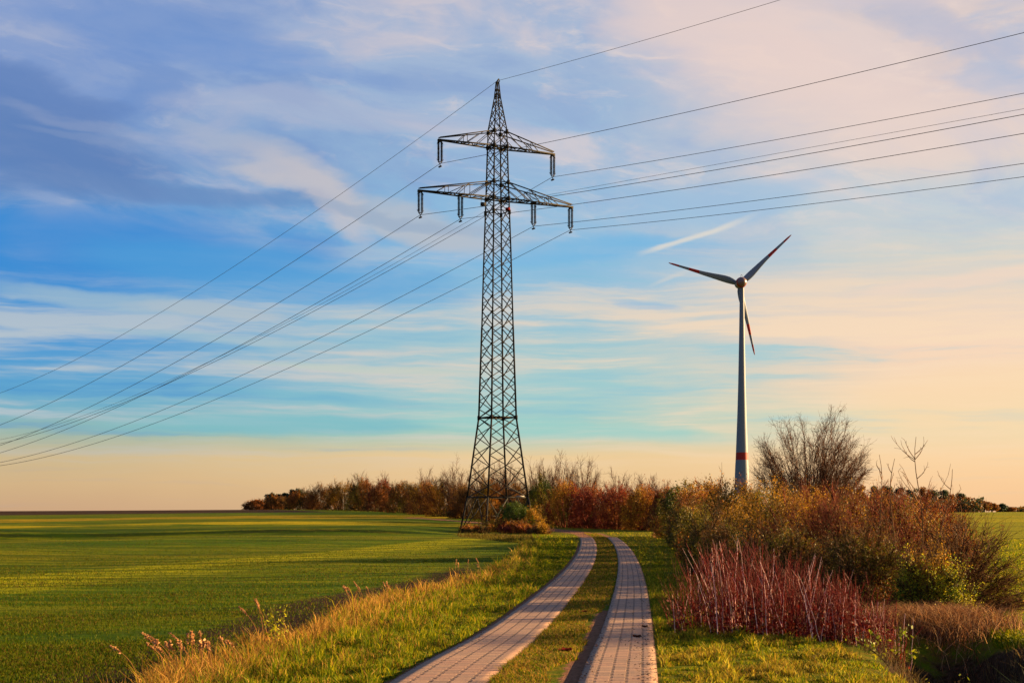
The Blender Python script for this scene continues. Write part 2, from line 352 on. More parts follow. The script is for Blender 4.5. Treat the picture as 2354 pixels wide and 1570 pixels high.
def ground():
    Yr = np.concatenate([-np.exp(np.linspace(math.log(300), math.log(6), 40)), np.linspace(-5, 6, 14), np.exp(np.linspace(math.log(6.2), math.log(7000), 760))])
    u = np.concatenate([np.linspace(-3, -.42, 40, endpoint=False), np.linspace(-.42, .42, 330), np.linspace(.42, 3, 41)[1:]])
    w = np.abs(Yr)+6
    X = u[None, :]*w[:, None]; Y = np.repeat(Yr[:, None], len(u), 1)
    Z = H(X, Y)
    ny, nx = X.shape
    plough = (X < xb(Y)-0) & (Y > 255+.02*X) & (Y < 800)
    lf = (X < xb(Y)); rf = (X > xr(Y))
    noise_edge = .25*np.sin(Y*3.1)+.2*np.sin(X*5+Y)
    fieldm = np.clip((xb(Y)-X+noise_edge*np.clip(Y/60, .3, 2))/.5+.5, 0, 1)*(1-plough) + np.clip((X-xr(Y))/.6+.5, 0, 1)
    fieldm = np.maximum(fieldm, np.clip((Y-128)/8, 0, 1)*np.clip((-3.5-X)/2+.5, 0, 1)*(1-plough))
    # bare soil: shoulders, middle strip right side, track beyond the bend, foot of the left verge
    soil = np.zeros_like(X)
    inr = (Y < YEND+2)
    d1 = e1(Y)-X; d23a = X-e2(Y); d23b = e3(Y)-X; d4 = X-e4(Y)
    soil = np.maximum(soil, inr*np.clip(1-np.abs(d1-.08)/.30, 0, 1)*.85)
    soil = np.maximum(soil, inr*np.clip(1-np.abs(d23b-.10)/.32, 0, 1)*((d23b > -.1))*np.where(Y < 34, 1, .5))
    soil = np.maximum(soil, inr*np.clip(1-np.abs(d23a)/.15, 0, 1)*.6)
    soil = np.maximum(soil, inr*np.clip(1-np.abs(d4)/.12, 0, 1)*.6)
    soil = np.maximum(soil, np.clip(1.6-dpoly(X, Y, TRK)/1.1, 0, 1)*(Y > YEND-1.5))
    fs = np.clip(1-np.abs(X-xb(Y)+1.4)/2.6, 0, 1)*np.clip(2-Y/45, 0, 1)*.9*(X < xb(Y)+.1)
    fs = np.maximum(fs, np.clip(1.9-np.hypot(X-6.1-(Y-20)*.18, (Y-19.5)/4)/1.0, 0, 1))  # ditch bed coloured dark to stand in for its shadow
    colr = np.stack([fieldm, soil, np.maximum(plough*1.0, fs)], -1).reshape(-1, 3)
    V = np.stack([X, Y, Z], -1).reshape(-1, 3)
    idx = np.arange(ny*nx).reshape(ny, nx)
    F = np.stack([idx[:-1, :-1], idx[:-1, 1:], idx[1:, 1:], idx[1:, :-1]], -1).reshape(-1, 4)
    cat = np.where(plough, 3, np.where(lf, 1, np.where(rf, 2, 0)))[:-1, :-1].ravel()
    m = bpy.data.materials.new('ground_cover'); m.use_nodes = True; t = m.node_tree; t.nodes.clear(); g = NG(t)
    a = g.n('ShaderNodeVertexColor', layer_name='Col'); sp = g.n('ShaderNodeSeparateXYZ'); g.put(sp.inputs[0], a.outputs[0])
    fm, so, pl = sp.outputs
    P = g.n('ShaderNodeTexCoord').outputs['Object']
    ps = g.n('ShaderNodeSeparateXYZ'); g.put(ps.inputs[0], P)
    n1 = g.noise(P, .35, 6, .6); n2 = g.noise(P, 2.6, 6, .65); n3 = g.noise(P, 14, 5, .7)
    # drilled rows and tramlines run nearly across the view
    rowc = g.m('ADD', g.m('MULTIPLY', ps.outputs[1], 1.0), g.m('MULTIPLY', ps.outputs[0], .12))
    st = g.noise(g.xyz(g.m('MULTIPLY', ps.outputs[0], .05), g.m('MULTIPLY', rowc, .22), 0), 1.0, 5, .6, .3)
    st2 = g.noise(g.xyz(g.m('MULTIPLY', ps.outputs[0], .2), g.m('MULTIPLY', rowc, 1.3), 3), 1.0, 4, .6)
    st0 = g.noise(g.xyz(g.m('MULTIPLY', ps.outputs[0], .012), g.m('MULTIPLY', rowc, .045), 8), 1.0, 4, .6, .2)
    green = g.mix(g.sm(st0, .38, .62), (.038, .088, .0016, 1), (.150, .130, .003, 1))
    green = g.mix(g.m('MULTIPLY', g.sm(st, .40, .62), .6), green, (.050, .100, .002, 1))
    green = g.mix(g.m('MULTIPLY', g.sm(st2, .48, .62), .5), green, (.19, .150, .006, 1))
    def light_shade_band(a, b, w, colr, k):  # strips of sunlight and shade painted into the field colour
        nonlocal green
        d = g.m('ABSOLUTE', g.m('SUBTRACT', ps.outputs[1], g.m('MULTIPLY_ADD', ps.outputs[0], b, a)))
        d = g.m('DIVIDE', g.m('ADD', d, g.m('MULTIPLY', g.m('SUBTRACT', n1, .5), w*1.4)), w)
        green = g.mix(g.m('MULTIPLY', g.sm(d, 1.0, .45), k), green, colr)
    light_shade_band(112.5, 3.37, 12, (.36, .31, .005, 1), .8)
    light_shade_band(98, 3.2, 5, (.30, .26, .005, 1), .5)
    light_shade_band(128, .10, 8, (.022, .055, .001, 1), .85)  # painted shade of the bank facing the camera
    light_shade_band(119.3, .06, .9, (.004, .012, .001, 1), .9)  # painted dark line for the shaded face of the terrain step
    light_shade_band(158, .25, 13, (.46, .32, .006, 1), .85)
    light_shade_band(208, .2, 15, (.40, .23, .008, 1), .8)
    green = g.mix(g.m('MULTIPLY', g.sm(n2, .50, .66), .75), green, (.040, .036, .005, 1))
    green = g.mix(g.m('MULTIPLY', g.sm(n3, .45, .7), .5), green, (.022, .045, .001, 1))
    verge = g.mix(g.sm(n2, .4, .62), (.06, .085, .003, 1), (.13, .10, .008, 1))
    verge = g.mix(g.m('MULTIPLY', g.sm(n3, .5, .7), .6), verge, (.03, .04, .002, 1))
    st3 = g.noise(g.xyz(g.m('MULTIPLY', ps.outputs[0], .09), g.m('MULTIPLY', rowc, .5), 13), 1.0, 6, .65, .4)
    green = g.mix(g.m('MULTIPLY', g.sm(st3, .46, .6), .75), green, (.020, .045, .001, 1))
    green = g.mix(g.m('MULTIPLY', g.sm(st3, .44, .34), .5), green, (.22, .17, .005, 1))
    green = g.mix(g.m('MULTIPLY', g.sm(ps.outputs[0], 4, 12), .65), green, (.24, .20, .004, 1))
    tr_ = g.m('MULTIPLY', g.m('ABSOLUTE', g.m('SUBTRACT', g.m('FRACT', g.m('DIVIDE', g.m('MULTIPLY_ADD', ps.outputs[0], -.55, ps.outputs[1]), 17.0)), .5)), 17.0)
    green = g.mix(g.m('MULTIPLY', g.sm(g.m('ABSOLUTE', g.m('SUBTRACT', tr_, .95)), .42, .15), .6), green, (.022, .026, .004, 1))
    green = g.mix(1.0, green, (.92, 1.0, .75, 1), 'MULTIPLY')
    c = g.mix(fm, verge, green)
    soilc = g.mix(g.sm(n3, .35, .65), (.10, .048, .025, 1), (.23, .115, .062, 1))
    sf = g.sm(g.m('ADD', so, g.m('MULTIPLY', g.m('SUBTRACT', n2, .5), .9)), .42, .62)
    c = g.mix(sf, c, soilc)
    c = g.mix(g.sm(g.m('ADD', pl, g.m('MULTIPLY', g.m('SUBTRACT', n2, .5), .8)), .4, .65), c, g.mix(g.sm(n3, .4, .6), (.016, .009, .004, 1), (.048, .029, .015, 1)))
    b = g.n('ShaderNodeBsdfPrincipled'); g.put(b.inputs['Base Color'], c); b.inputs['Roughness'].default_value = 1; b.inputs['Specular IOR Level'].default_value = .02
    bp = g.n('ShaderNodeBump'); bp.inputs['Strength'].default_value = .8; bp.inputs['Distance'].default_value = .09
    g.put(bp.inputs['Height'], g.m('ADD', g.m('ADD', n2, g.m('MULTIPLY', n3, .45)), g.m('MULTIPLY', st2, .8))); t.links.new(bp.outputs[0], b.inputs['Normal'])
    o = g.n('ShaderNodeOutputMaterial'); t.links.new(b.outputs[0], o.inputs[0])
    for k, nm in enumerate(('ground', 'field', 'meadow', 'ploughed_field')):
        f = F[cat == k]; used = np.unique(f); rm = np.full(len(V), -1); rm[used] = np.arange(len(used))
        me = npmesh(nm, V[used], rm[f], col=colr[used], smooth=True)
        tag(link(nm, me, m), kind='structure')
ground()

# ------------------------------------------------------------------ paved strips
def pavers():
    m = bpy.data.materials.new('concrete_pavers'); m.use_nodes = True; t = m.node_tree; t.nodes.clear(); g = NG(t)
    uv = g.n('ShaderNodeTexCoord').outputs['UV']; P = g.n('ShaderNodeTexCoord').outputs['Object']
    sp = g.n('ShaderNodeSeparateXYZ'); g.put(sp.inputs[0], uv)
    u, v = sp.outputs[0], sp.outputs[1]
    # interlocking blocks: wavy joints, half-offset in each column
    uw = g.m('MULTIPLY_ADD', g.m('SINE', g.m('MULTIPLY', v, 2*math.pi/.165)), .010, u)
    br = g.n('ShaderNodeTexBrick'); br.offset = .5; br.squash = 1
    g.put(br.inputs['Vector'], g.xyz(v, uw)); br.inputs['Scale'].default_value = 1
    br.inputs['Brick Width'].default_value = .33/2; br.inputs['Row Height'].default_value = .198
    br.inputs['Mortar Size'].default_value = .013; br.inputs['Mortar Smooth'].default_value = .35
    br.inputs['Color1'].default_value = (.36, .215, .118, 1); br.inputs['Color2'].default_value = (.225, .145, .088, 1); br.inputs['Mortar'].default_value = (.06, .036, .025, 1)
    br.inputs['Bias'].default_value = 0
    n = g.noise(P, 1.1, 6, .65); n2 = g.noise(P, 22, 4, .7)
    # open gaps where four blocks meet, along every joint between the columns
    col = g.m('ROUND', g.m('DIVIDE', u, .198)); du = g.m('ABSOLUTE', g.m('SUBTRACT', u, g.m('MULTIPLY', col, .198)))
    ph = g.m('ADD', g.m('DIVIDE', v, .33), g.m('MULTIPLY', col, .5)); dv = g.m('ABSOLUTE', g.m('SUBTRACT', g.m('FRACT', ph), .5))
    gap = g.m('MULTIPLY', g.sm(du, .026, .014), g.sm(dv, .17, .09))
    gap = g.m('MULTIPLY', gap, g.sm(g.m('ABSOLUTE', g.m('SUBTRACT', u, .495)), .45, .42))
    c = g.mix(g.sm(n, .42, .7), br.outputs[0], (.28, .155, .09, 1))
    c = g.mix(g.m('MULTIPLY', g.sm(n2, .5, .75), .55), c, (.09, .07, .06, 1))
    c = g.mix(g.m('MULTIPLY', g.sm(g.noise(P, .55, 5, .7), .56, .72), .6), c, (.075, .05, .035, 1))
    tv = g.m('ABSOLUTE', g.m('SUBTRACT', g.m('FRACT', g.m('MULTIPLY_ADD', g.m('FLOOR', g.m('DIVIDE', u, .198)), .5, g.m('DIVIDE', v, .33))), .5))
    c = g.mix(g.m('MULTIPLY', g.sm(tv, .12, .04), .6), c, (.09, .05, .034, 1))
    c = g.mix(g.m('MULTIPLY', gap, .75), c, (.035, .018, .012, 1))
    b = g.n('ShaderNodeBsdfPrincipled'); g.put(b.inputs['Base Color'], c); b.inputs['Roughness'].default_value = .8; b.inputs['Specular IOR Level'].default_value = .25
    bp = g.n('ShaderNodeBump'); bp.inputs['Distance'].default_value = .022; bp.inputs['Strength'].default_value = .9
    g.put(bp.inputs['Height'], g.m('SUBTRACT', g.m('SUBTRACT', g.m('MULTIPLY', n2, .3), br.outputs[1]), gap)); t.links.new(bp.outputs[0], b.inputs['Normal'])
    o = g.n('ShaderNodeOutputMaterial'); t.links.new(b.outputs[0], o.inputs[0])
    for fl, fr in ((e1, e2), (e3, e4)):
        Y = np.concatenate([np.arange(-6, 60, .2), np.arange(60, YEND, .5)]); n_ = len(Y)
        xl, xr_ = fl(Y), fr(Y); nc = 9
        jl = .02*np.sin(Y*7)*np.sin(Y*2.3); V = []; UV = []
        arc = np.concatenate([[0], np.cumsum(np.hypot(np.diff((xl+xr_)/2), np.diff(Y)))])
        for j in range(nc):
            s = j/(nc-1); X = xl+(xr_-xl)*s
            V.append(np.stack([X, Y, H((xl+xr_)/2, Y)+.04], -1)); UV.append(np.stack([np.full(n_, s*.99), arc], -1))
        # skirts down into the soil
        for s, X in ((0, xl), (1, xr_)):
            V.append(np.stack([X, Y, H(X, Y)-.06], -1)); UV.append(np.stack([np.full(n_, s*.99), arc], -1))
        V = np.concatenate(V); UV = np.concatenate(UV); F = []
        a = np.arange(n_-1)
        cols = [(j, j+1) for j in range(nc-1)]+[(nc, 0), (nc-1, nc+1)]
        for p, q in cols: F.append(np.stack([p*n_+a, q*n_+a, q*n_+a+1, p*n_+a+1], -1))
        tag(link('road', npmesh('road', V, np.concatenate(F), uv=UV), m), kind='structure')
pavers()

# ------------------------------------------------------------------ pylon
PY = Vector((X_at(1143.5, 135), 135, 0)); ARM = R(28.5)
ca, sa = math.cos(ARM), math.sin(ARM)
def PW(a, b, z):      # a along the arms, b along the line, z up; local to the pylon's foot
    return np.array((a*ca-b*sa, a*sa+b*ca, z))
steel = mat('weathered_steel', (.020, .018, .013), .8, .15, 0, noise=(.6, .6, 1.35))
dark = mat('brown_glaze', (.009, .007, .007), .7, .08)
GZ = float(H(PY.x, PY.y))
PY.z = GZ
PROF = [(-.35, 2.50), (3.16, 1.958), (10.09, 1.205), (18.0, 1.004), (24.5, .864), (29.47, .731), (33.96, .633), (35.1, .602), (37.9, .20), (39.3, .085)]
def hs(z): return float(np.interp(z, [p[0] for p in PROF], [p[1] for p in PROF]))
CR = [(-1, -1), (1, -1), (1, 1), (-1, 1)]
def corner(i, z): s = hs(z); return PW(CR[i % 4][0]*s, CR[i % 4][1]*s, z-GZ)
def pylon():
    root = empty('electricity_pylon', PY, 'tall dark steel lattice pylon with two crossarms beside the track', 'pylon')
    legs = []
    for i in range(4):
        zs = [z for z, _ in PROF]
        b = [(corner(i, zs[k]), corner(i, zs[k+1]), .17 if zs[k] < 3 else .155 if zs[k] < 18 else .125 if zs[k] < 30 else .09) for k in range(len(zs)-1)]
        legs.append(link('leg', npmesh('leg', *bars(b)), steel, root))
    br = []
    def zlist(z0, z1, k0, k1):
        L = [z0]; 
        while L[-1] < z1-.4:
            t = (L[-1]-z0)/(z1-z0); L.append(L[-1]+k0+(k1-k0)*t)
        s = (z1-z0)/(L[-1]-z0); return [z0+(z-z0)*s for z in L]
    for sec in (zlist(3.16, 10.09, 1.8, 1.55), zlist(10.09, 29.1, 1.50, 1.25), zlist(29.1, 33.6, 1.15, 1.1), zlist(33.6, 38.7, 1.0, .6)):
        for i in range(4):
            zz = sec
            if i % 2:      # neighbouring faces are staggered by half a panel
                zz = [sec[0]]+[(p+q)/2 for p, q in zip(sec[:-1], sec[1:])]+[sec[-1]]
            for p, q in zip(zz[:-1], zz[1:]):
                th = .062 if p < 20 else .052
                br.append((corner(i, p), corner(i+1, q), th)); br.append((corner(i+1, p), corner(i, q), th))
    link('lattice_bracing', npmesh('bracing', *bars(br)), steel, root)
    bl = []
    for z, th in ((3.16, .11), (10.09, .11), (29.1, .09), (33.6, .09), (30.5, .08), (34.9, .07), (28.0, .06)):
        for i in range(4): bl.append((corner(i, z), corner(i+1, z), th))
        if z in (10.09, 29.1, 33.6): bl += [(corner(0, z), corner(2, z), .06), (corner(1, z), corner(3, z), .06)]
    link('horizontal_frame', npmesh('frame', *bars(bl)), steel, root)
    kb = []
    for i in range(4):     # splayed foot bracing
        mid = (corner(i, 3.16)+corner(i+1, 3.16))/2
        for j in (i, i+1):
            ft = corner(j, -.1); kb.append((mid, ft, .075))
            h = mid+(ft-mid)*.5; kb.append((h, corner(j, 1.6), .05)); kb.append((h, corner(j, 3.1), .05))
    link('foot_bracing', npmesh('foot', *bars(kb)), steel, root)
    gus = []
    for z in (29.1, 30.5, 33.6, 34.9, 10.09, 27.9):
        for i in range(4):
            c = corner(i, z); gus.append((c-np.array((0, 0, .17)), c+np.array((0, 0, .17)), .25))
    link('gusset_plate', npmesh('gusset', *bars(gus)), steel, root)
    def arm(zl, zu, ln, nb):
        for sg in (-1, 1):
            s = hs(zl); su = hs(zu); B = []
            tip = .12
            lo = lambda t, e: PW(sg*(s+(ln-s)*t), e*(s+(tip-s)*t), zl-GZ)
            up = lambda t, e: PW(sg*(su+(ln-su)*t), e*(su+(tip-su)*t), zu+(zl+.2-zu)*t-GZ)
            for e in (-1, 1):
                B.append((lo(0, e), lo(1, e), .105)); B.append((up(0, e), up(1, e), .08))
            n = nb
            for k in range(n):
                t0, t1 = k/n, (k+1)/n
                B.append((lo(t0, -1 if k % 2 else 1), lo(t1, 1 if k % 2 else -1), .055))
                B.append((lo(t1, -1), lo(t1, 1), .05))
            for e in (-1, 1):
                for t in ((.5,) if ln < 6 else (.33, .62)):
                    B.append((lo(t, e), up(t+.0, e), .05)); B.append((lo(t, e), up(max(t-.3, 0), e), .05)); B.append((up(t, e), lo(min(t+.16, 1), e), .05))
                B.append((up(0, e), lo(.3, e), .05))
            B.append((PW(sg*(ln-.25), 0, zl-GZ-.05), PW(sg*(ln+.12), 0, zl-GZ-.05), .24))
            if ln > 6: B.append((PW(sg*3.6, -.5, zl-GZ), PW(sg*3.6, .5, zl-GZ), .16))
            link('crossarm', npmesh('crossarm', *bars(B)), steel, root)
    arm(29.1, 30.5, 7.5, 9); arm(33.6, 34.9, 5.62, 7)
    # double suspension strings
    prof = [(.02, 0)]
    nd = 15; L = 1.62
    for k in range(nd):
        z = -.08-k*(L/nd); prof += [(.06, z), (.125, z-.028), (.13, z-.05), (.055, z-.066)]
    prof += [(.02, -L-.15)]
    sv, sf = lathe(prof, 8)
    for a, z in ((-5.54, 33.6), (5.54, 33.6), (-7.39, 29.1), (-3.6, 29.1), (3.6, 29.1), (7.39, 29.1)):
        for e in (-.15, .15):
            link('insulator_string', npmesh('insulator', sv+PW(a+e, 0, z-GZ-.12), sf, smooth=True), dark, root)
        b0 = z-GZ-.12-L-.13
        B = [(PW(a-.2, 0, b0), PW(a+.2, 0, b0), .07), (PW(a-.16, 0, b0), PW(a, 0, b0-.2), .05), (PW(a+.16, 0, b0), PW(a, 0, b0-.2), .05), (PW(a, 0, b0-.15), PW(a, 0, b0-.38), .06),
             (PW(a, -.22, b0-.40), PW(a, .22, b0-.40), .11)]
        for e in (-.15, .15):   # arcing horns
            B += [(PW(a+e, 0, b0+.03), PW(a+e+(.17 if e > 0 else -.17), 0, b0+.22), .03), (PW(a+e, 0, z-GZ-.15), PW(a+e+(.15 if e > 0 else -.15), 0, z-GZ-.36), .03)]
        link('suspension_clamp', npmesh('clamp', *bars(B)), steel, root)
    B = [(PW(-.12, 0, 39.2-GZ), PW(.14, 0, 39.55-GZ), .1), (PW(.14, 0, 39.55-GZ), PW(.2, 0, 39.3-GZ), .08), (PW(-.12, 0, 39.2-GZ), PW(.1, 0, 39.2-GZ), .16)]
    link('earth_wire_bracket', npmesh('bracket', *bars(B)), steel, root)
    redm = mat('red_sign', (.10, .006, .005), .9, .05); grey = mat('grey_sign', (.035, .035, .035), .9, .05)
    x = PW(-1.72, -.4, 0)
    B = [(PW(-1.55, -.7, 28.1-GZ), PW(-1.55, -.7, 28.75-GZ), .05), (PW(-1.95, -.7, 28.1-GZ), PW(-1.95, -.7, 28.95-GZ), .03)]
    V, F = bars([(PW(-1.95, -.7, 28.35-GZ), PW(-1.55, -.7, 28.35-GZ), .30), *B]); link('number_plate', npmesh('plate', V, F), grey, root)
    V, F = bars([(PW(.42, -.80, 28.15-GZ), PW(.78, -.80, 28.15-GZ), .22)]); link('warning_sign', npmesh('sign', V, F), redm, root)
    V, F = bars([(PW(-.5, -1.99, 3.25-GZ), PW(.25, -1.99, 3.25-GZ), .10)])
    link('maintenance_plate', npmesh('plate', V+PW(1.3, 0, 0), F), mat('pale_plate', (.22, .21, .19), .8), root)
    foot = mat('concrete_foot', (.3, .28, .25), .9)
    for i in range(4):
        c = corner(i, -.1); V, F = bars([(c-np.array((0, 0, .5)), c+np.array((0, 0, .12)), .5)]); link('footing', npmesh('footing', V, F), foot, legs[i])
pylon()

wirem = mat('aluminium_wire', (.040, .036, .034), .7, .2, 0)
def wires():
    K = 1/.9
    dl = np.array((-math.sin(R(29.6)), math.cos(R(29.6)))); dr = np.array((math.sin(R(29.8)), -math.cos(R(29.8))))
    T = [('G', 0, 37.42, 'earth wire strung over the very top of the pylon', -11.87, 2.374, -11.26, 2.809, .017),
         ('C', -5.54, 29.63, 'conductor hanging from the left end of the upper crossarm', -11.555, 2.037, -10.835, 2.322, .021),
         ('C', 5.54, 29.63, 'conductor hanging from the right end of the upper crossarm', -11.555, 2.037, -10.835, 2.322, .021),
         ('C', -7.39, 25.09, 'conductor hanging from the far left end of the lower crossarm', -11.555, 2.037, -10.835, 2.322, .021),
         ('C', -3.6, 25.09, 'conductor hanging from the inner left string of the lower crossarm', -11.555, 2.037, -10.835, 2.322, .021),
         ('C', 3.6, 25.09, 'conductor hanging from the inner right string of the lower crossarm', -11.555, 2.037, -10.835, 2.322, .021),
         ('C', 7.39, 25.09, 'conductor hanging from the far right end of the lower crossarm', -11.555, 2.037, -10.835, 2.322, .021),
         ('E', 0, 26.7, 'thin pale cable passing through the pylon body under the lower crossarm', -11.389, 2.412, -8.313, .0, .013)]
    for t, a, z, lab, b1, c1, b2, c2, r in T:
        c = np.array((PY.x, PY.y))+a*np.array((ca, sa)); zz = z+EYE
        if t == 'G': zz = 39.37
        pts = []
        for s in np.linspace(300, 0, 46): p = c+dl*s; pts.append((p[0], p[1], zz+b1*s/100+c1*K*s*s/1e4, r*(1+s/200)))
        for s in np.linspace(0, 128, 26)[1:]: p = c+dr*s; pts.append((p[0], p[1], zz+b2*s/100+c2*K*s*s/1e4, r*(1-s/400)))
        A = np.array(pts); V, F = segs(A[:-1, :3], A[1:, :3], A[:-1, 3], A[1:, 3], 5)
        o = link('power_line', npmesh('wire', V, F, smooth=True), wirem)
        tag(o, lab, 'power line', 'wires strung through the pylon')
wires()

# ------------------------------------------------------------------ wind turbine
def turbine():
    D = 758.; x0 = X_at(1705.5, D); base = 1.0
    root = empty('wind_turbine', (x0, D, base), 'tall white three-bladed wind turbine with red bands standing behind the shrubs', 'wind turbine')
    white = mat('turbine_paint', (.10, .135, .17), .55, .25); red = mat('turbine_red', (.24, .014, .009), .6, .2); shell = mat('nacelle_shell', (.11, .075, .07), .4, .4)
    px = [(1175, 3.9), (1093, 3.45), (1066, 3.2), (1057, 3.08), (1040, 2.92), (951, 2.22), (883, 1.82), (785, 1.42), (662, 1.02)]
    pr = [(r, EYE+(HY-y)/FPX*D-base) for y, r in px]; pr = [(4.6, -4)]+pr
    V, F = lathe(pr, 32); F = np.array(F); zc = V[F][:, :, 2].mean(1)
    z0, z1 = EYE+(HY-1057)/FPX*D-base, EYE+(HY-1040)/FPX*D-base
    link('tower', npmesh('tower', V, F, midx=((zc > z0) & (zc < z1)).astype(int), smooth=True), [white, red], root)
    hz = EYE+(HY-650)/FPX*D-base
    # egg shaped nacelle, its tail towards the camera, rotor beyond the tower
    prof = [(.02, -4.6), (.9, -4.45), (1.6, -3.9), (2.25, -3.0), (2.55, -1.6), (2.65, 0), (2.55, 1.2), (2.3, 2.4), (2.1, 3.2)]
    yaw = Matrix.Rotation(R(3), 3, 'Z')
    def rot(V): return np.array([yaw@Vector(v) for v in V])
    V, F = lathe(prof, 28, 'y'); F = np.array(F); fc = V[F].mean(1)
    mi = ((fc[:, 1] > -3.2) & (fc[:, 1] < -2.0)).astype(int)
    nac = link('nacelle', npmesh('nacelle', rot(V)+np.array((-.45, 0, hz)), F, midx=mi, smooth=True), [shell, red], root)
    V, F = lathe([(2.1, 3.3), (2.3, 4.0), (2.2, 5.2), (1.6, 6.4), (.8, 7.1), (.02, 7.4)], 24, 'y')
    hub = link('rotor_hub', npmesh('hub', rot(V)+np.array((-.45, 0, hz)), F, smooth=True), white, root)
    hubc = rot([(0, 4.6, 0)])[0]+np.array((-.45, 0, hz))
    B = [(np.array((.1, -1.0, hz+2.3)), np.array((.1, -1, hz+3.5)), .12), (np.array((-.7, -1, hz+2.3)), np.array((-.7, -1, hz+3.4)), .12), (np.array((-.75, -1, hz+3.4)), np.array((.15, -1, hz+3.5)), .12), (np.array((-.3, -1, hz+3.4)), np.array((-.3, -1, hz+3.9)), .18)]
    link('anemometer_mast', npmesh('mast', *bars(B)), white, nac)
    for ang, ln in ((163.8, 36.3), (43.3, 35.6), (282.5, 35.6)):
        st = np.array([.03, .06, .10, .15, .21, .28, .38, .50, .565, .566, .64, .715, .716, .79, .855, .856, .93, .975, 1.0])
        ch = np.interp(st, [0, .05, .10, .17, .25, .4, .56, .72, .86, .95, 1], [1.9, 2.1, 3.0, 3.5, 3.2, 2.35, 1.7, 1.3, 1.0, .85, .3])
        tk = np.interp(st, [0, .06, .2, .5, 1], [1.9, 1.8, .75, .4, .12]); tw = np.interp(st, [0, .2, .5, 1], [24, 18, 10, 5])
        n = 12; V = []
        for s, c_, k_, w_ in zip(st, ch, tk, tw):
            for i in range(n):
                t = 2*math.pi*i/n; cx = math.cos(t)*c_/2-(c_-1.9 if c_ > 1.9 else 0)*.3; cy = math.sin(t)*k_/2*(1-.35*math.cos(t))
                a, b = cx*math.cos(R(w_))-cy*math.sin(R(w_)), cx*math.sin(R(w_))+cy*math.cos(R(w_))
                V.append((-a, b, s*ln))      # span along z
        V = np.array(V); F = []
        for j in range(len(st)-1):
            for i in range(n): F.append((j*n+i, j*n+(i+1) % n, (j+1)*n+(i+1) % n, (j+1)*n+i))
        zc = np.array([(st[j]+st[j+1])/2 for j in range(len(st)-1) for i in range(n)])
        mi = (((zc > .566) & (zc < .716)) | (zc > .856)).astype(int)
        Mr = yaw@Matrix.Rotation(-R(ang-90), 3, 'Y')
        V = np.array([Mr@Vector(v) for v in V])+hubc
        link('blade', npmesh('blade', V, F, midx=mi, smooth=True), [white, red], hub)
turbine()

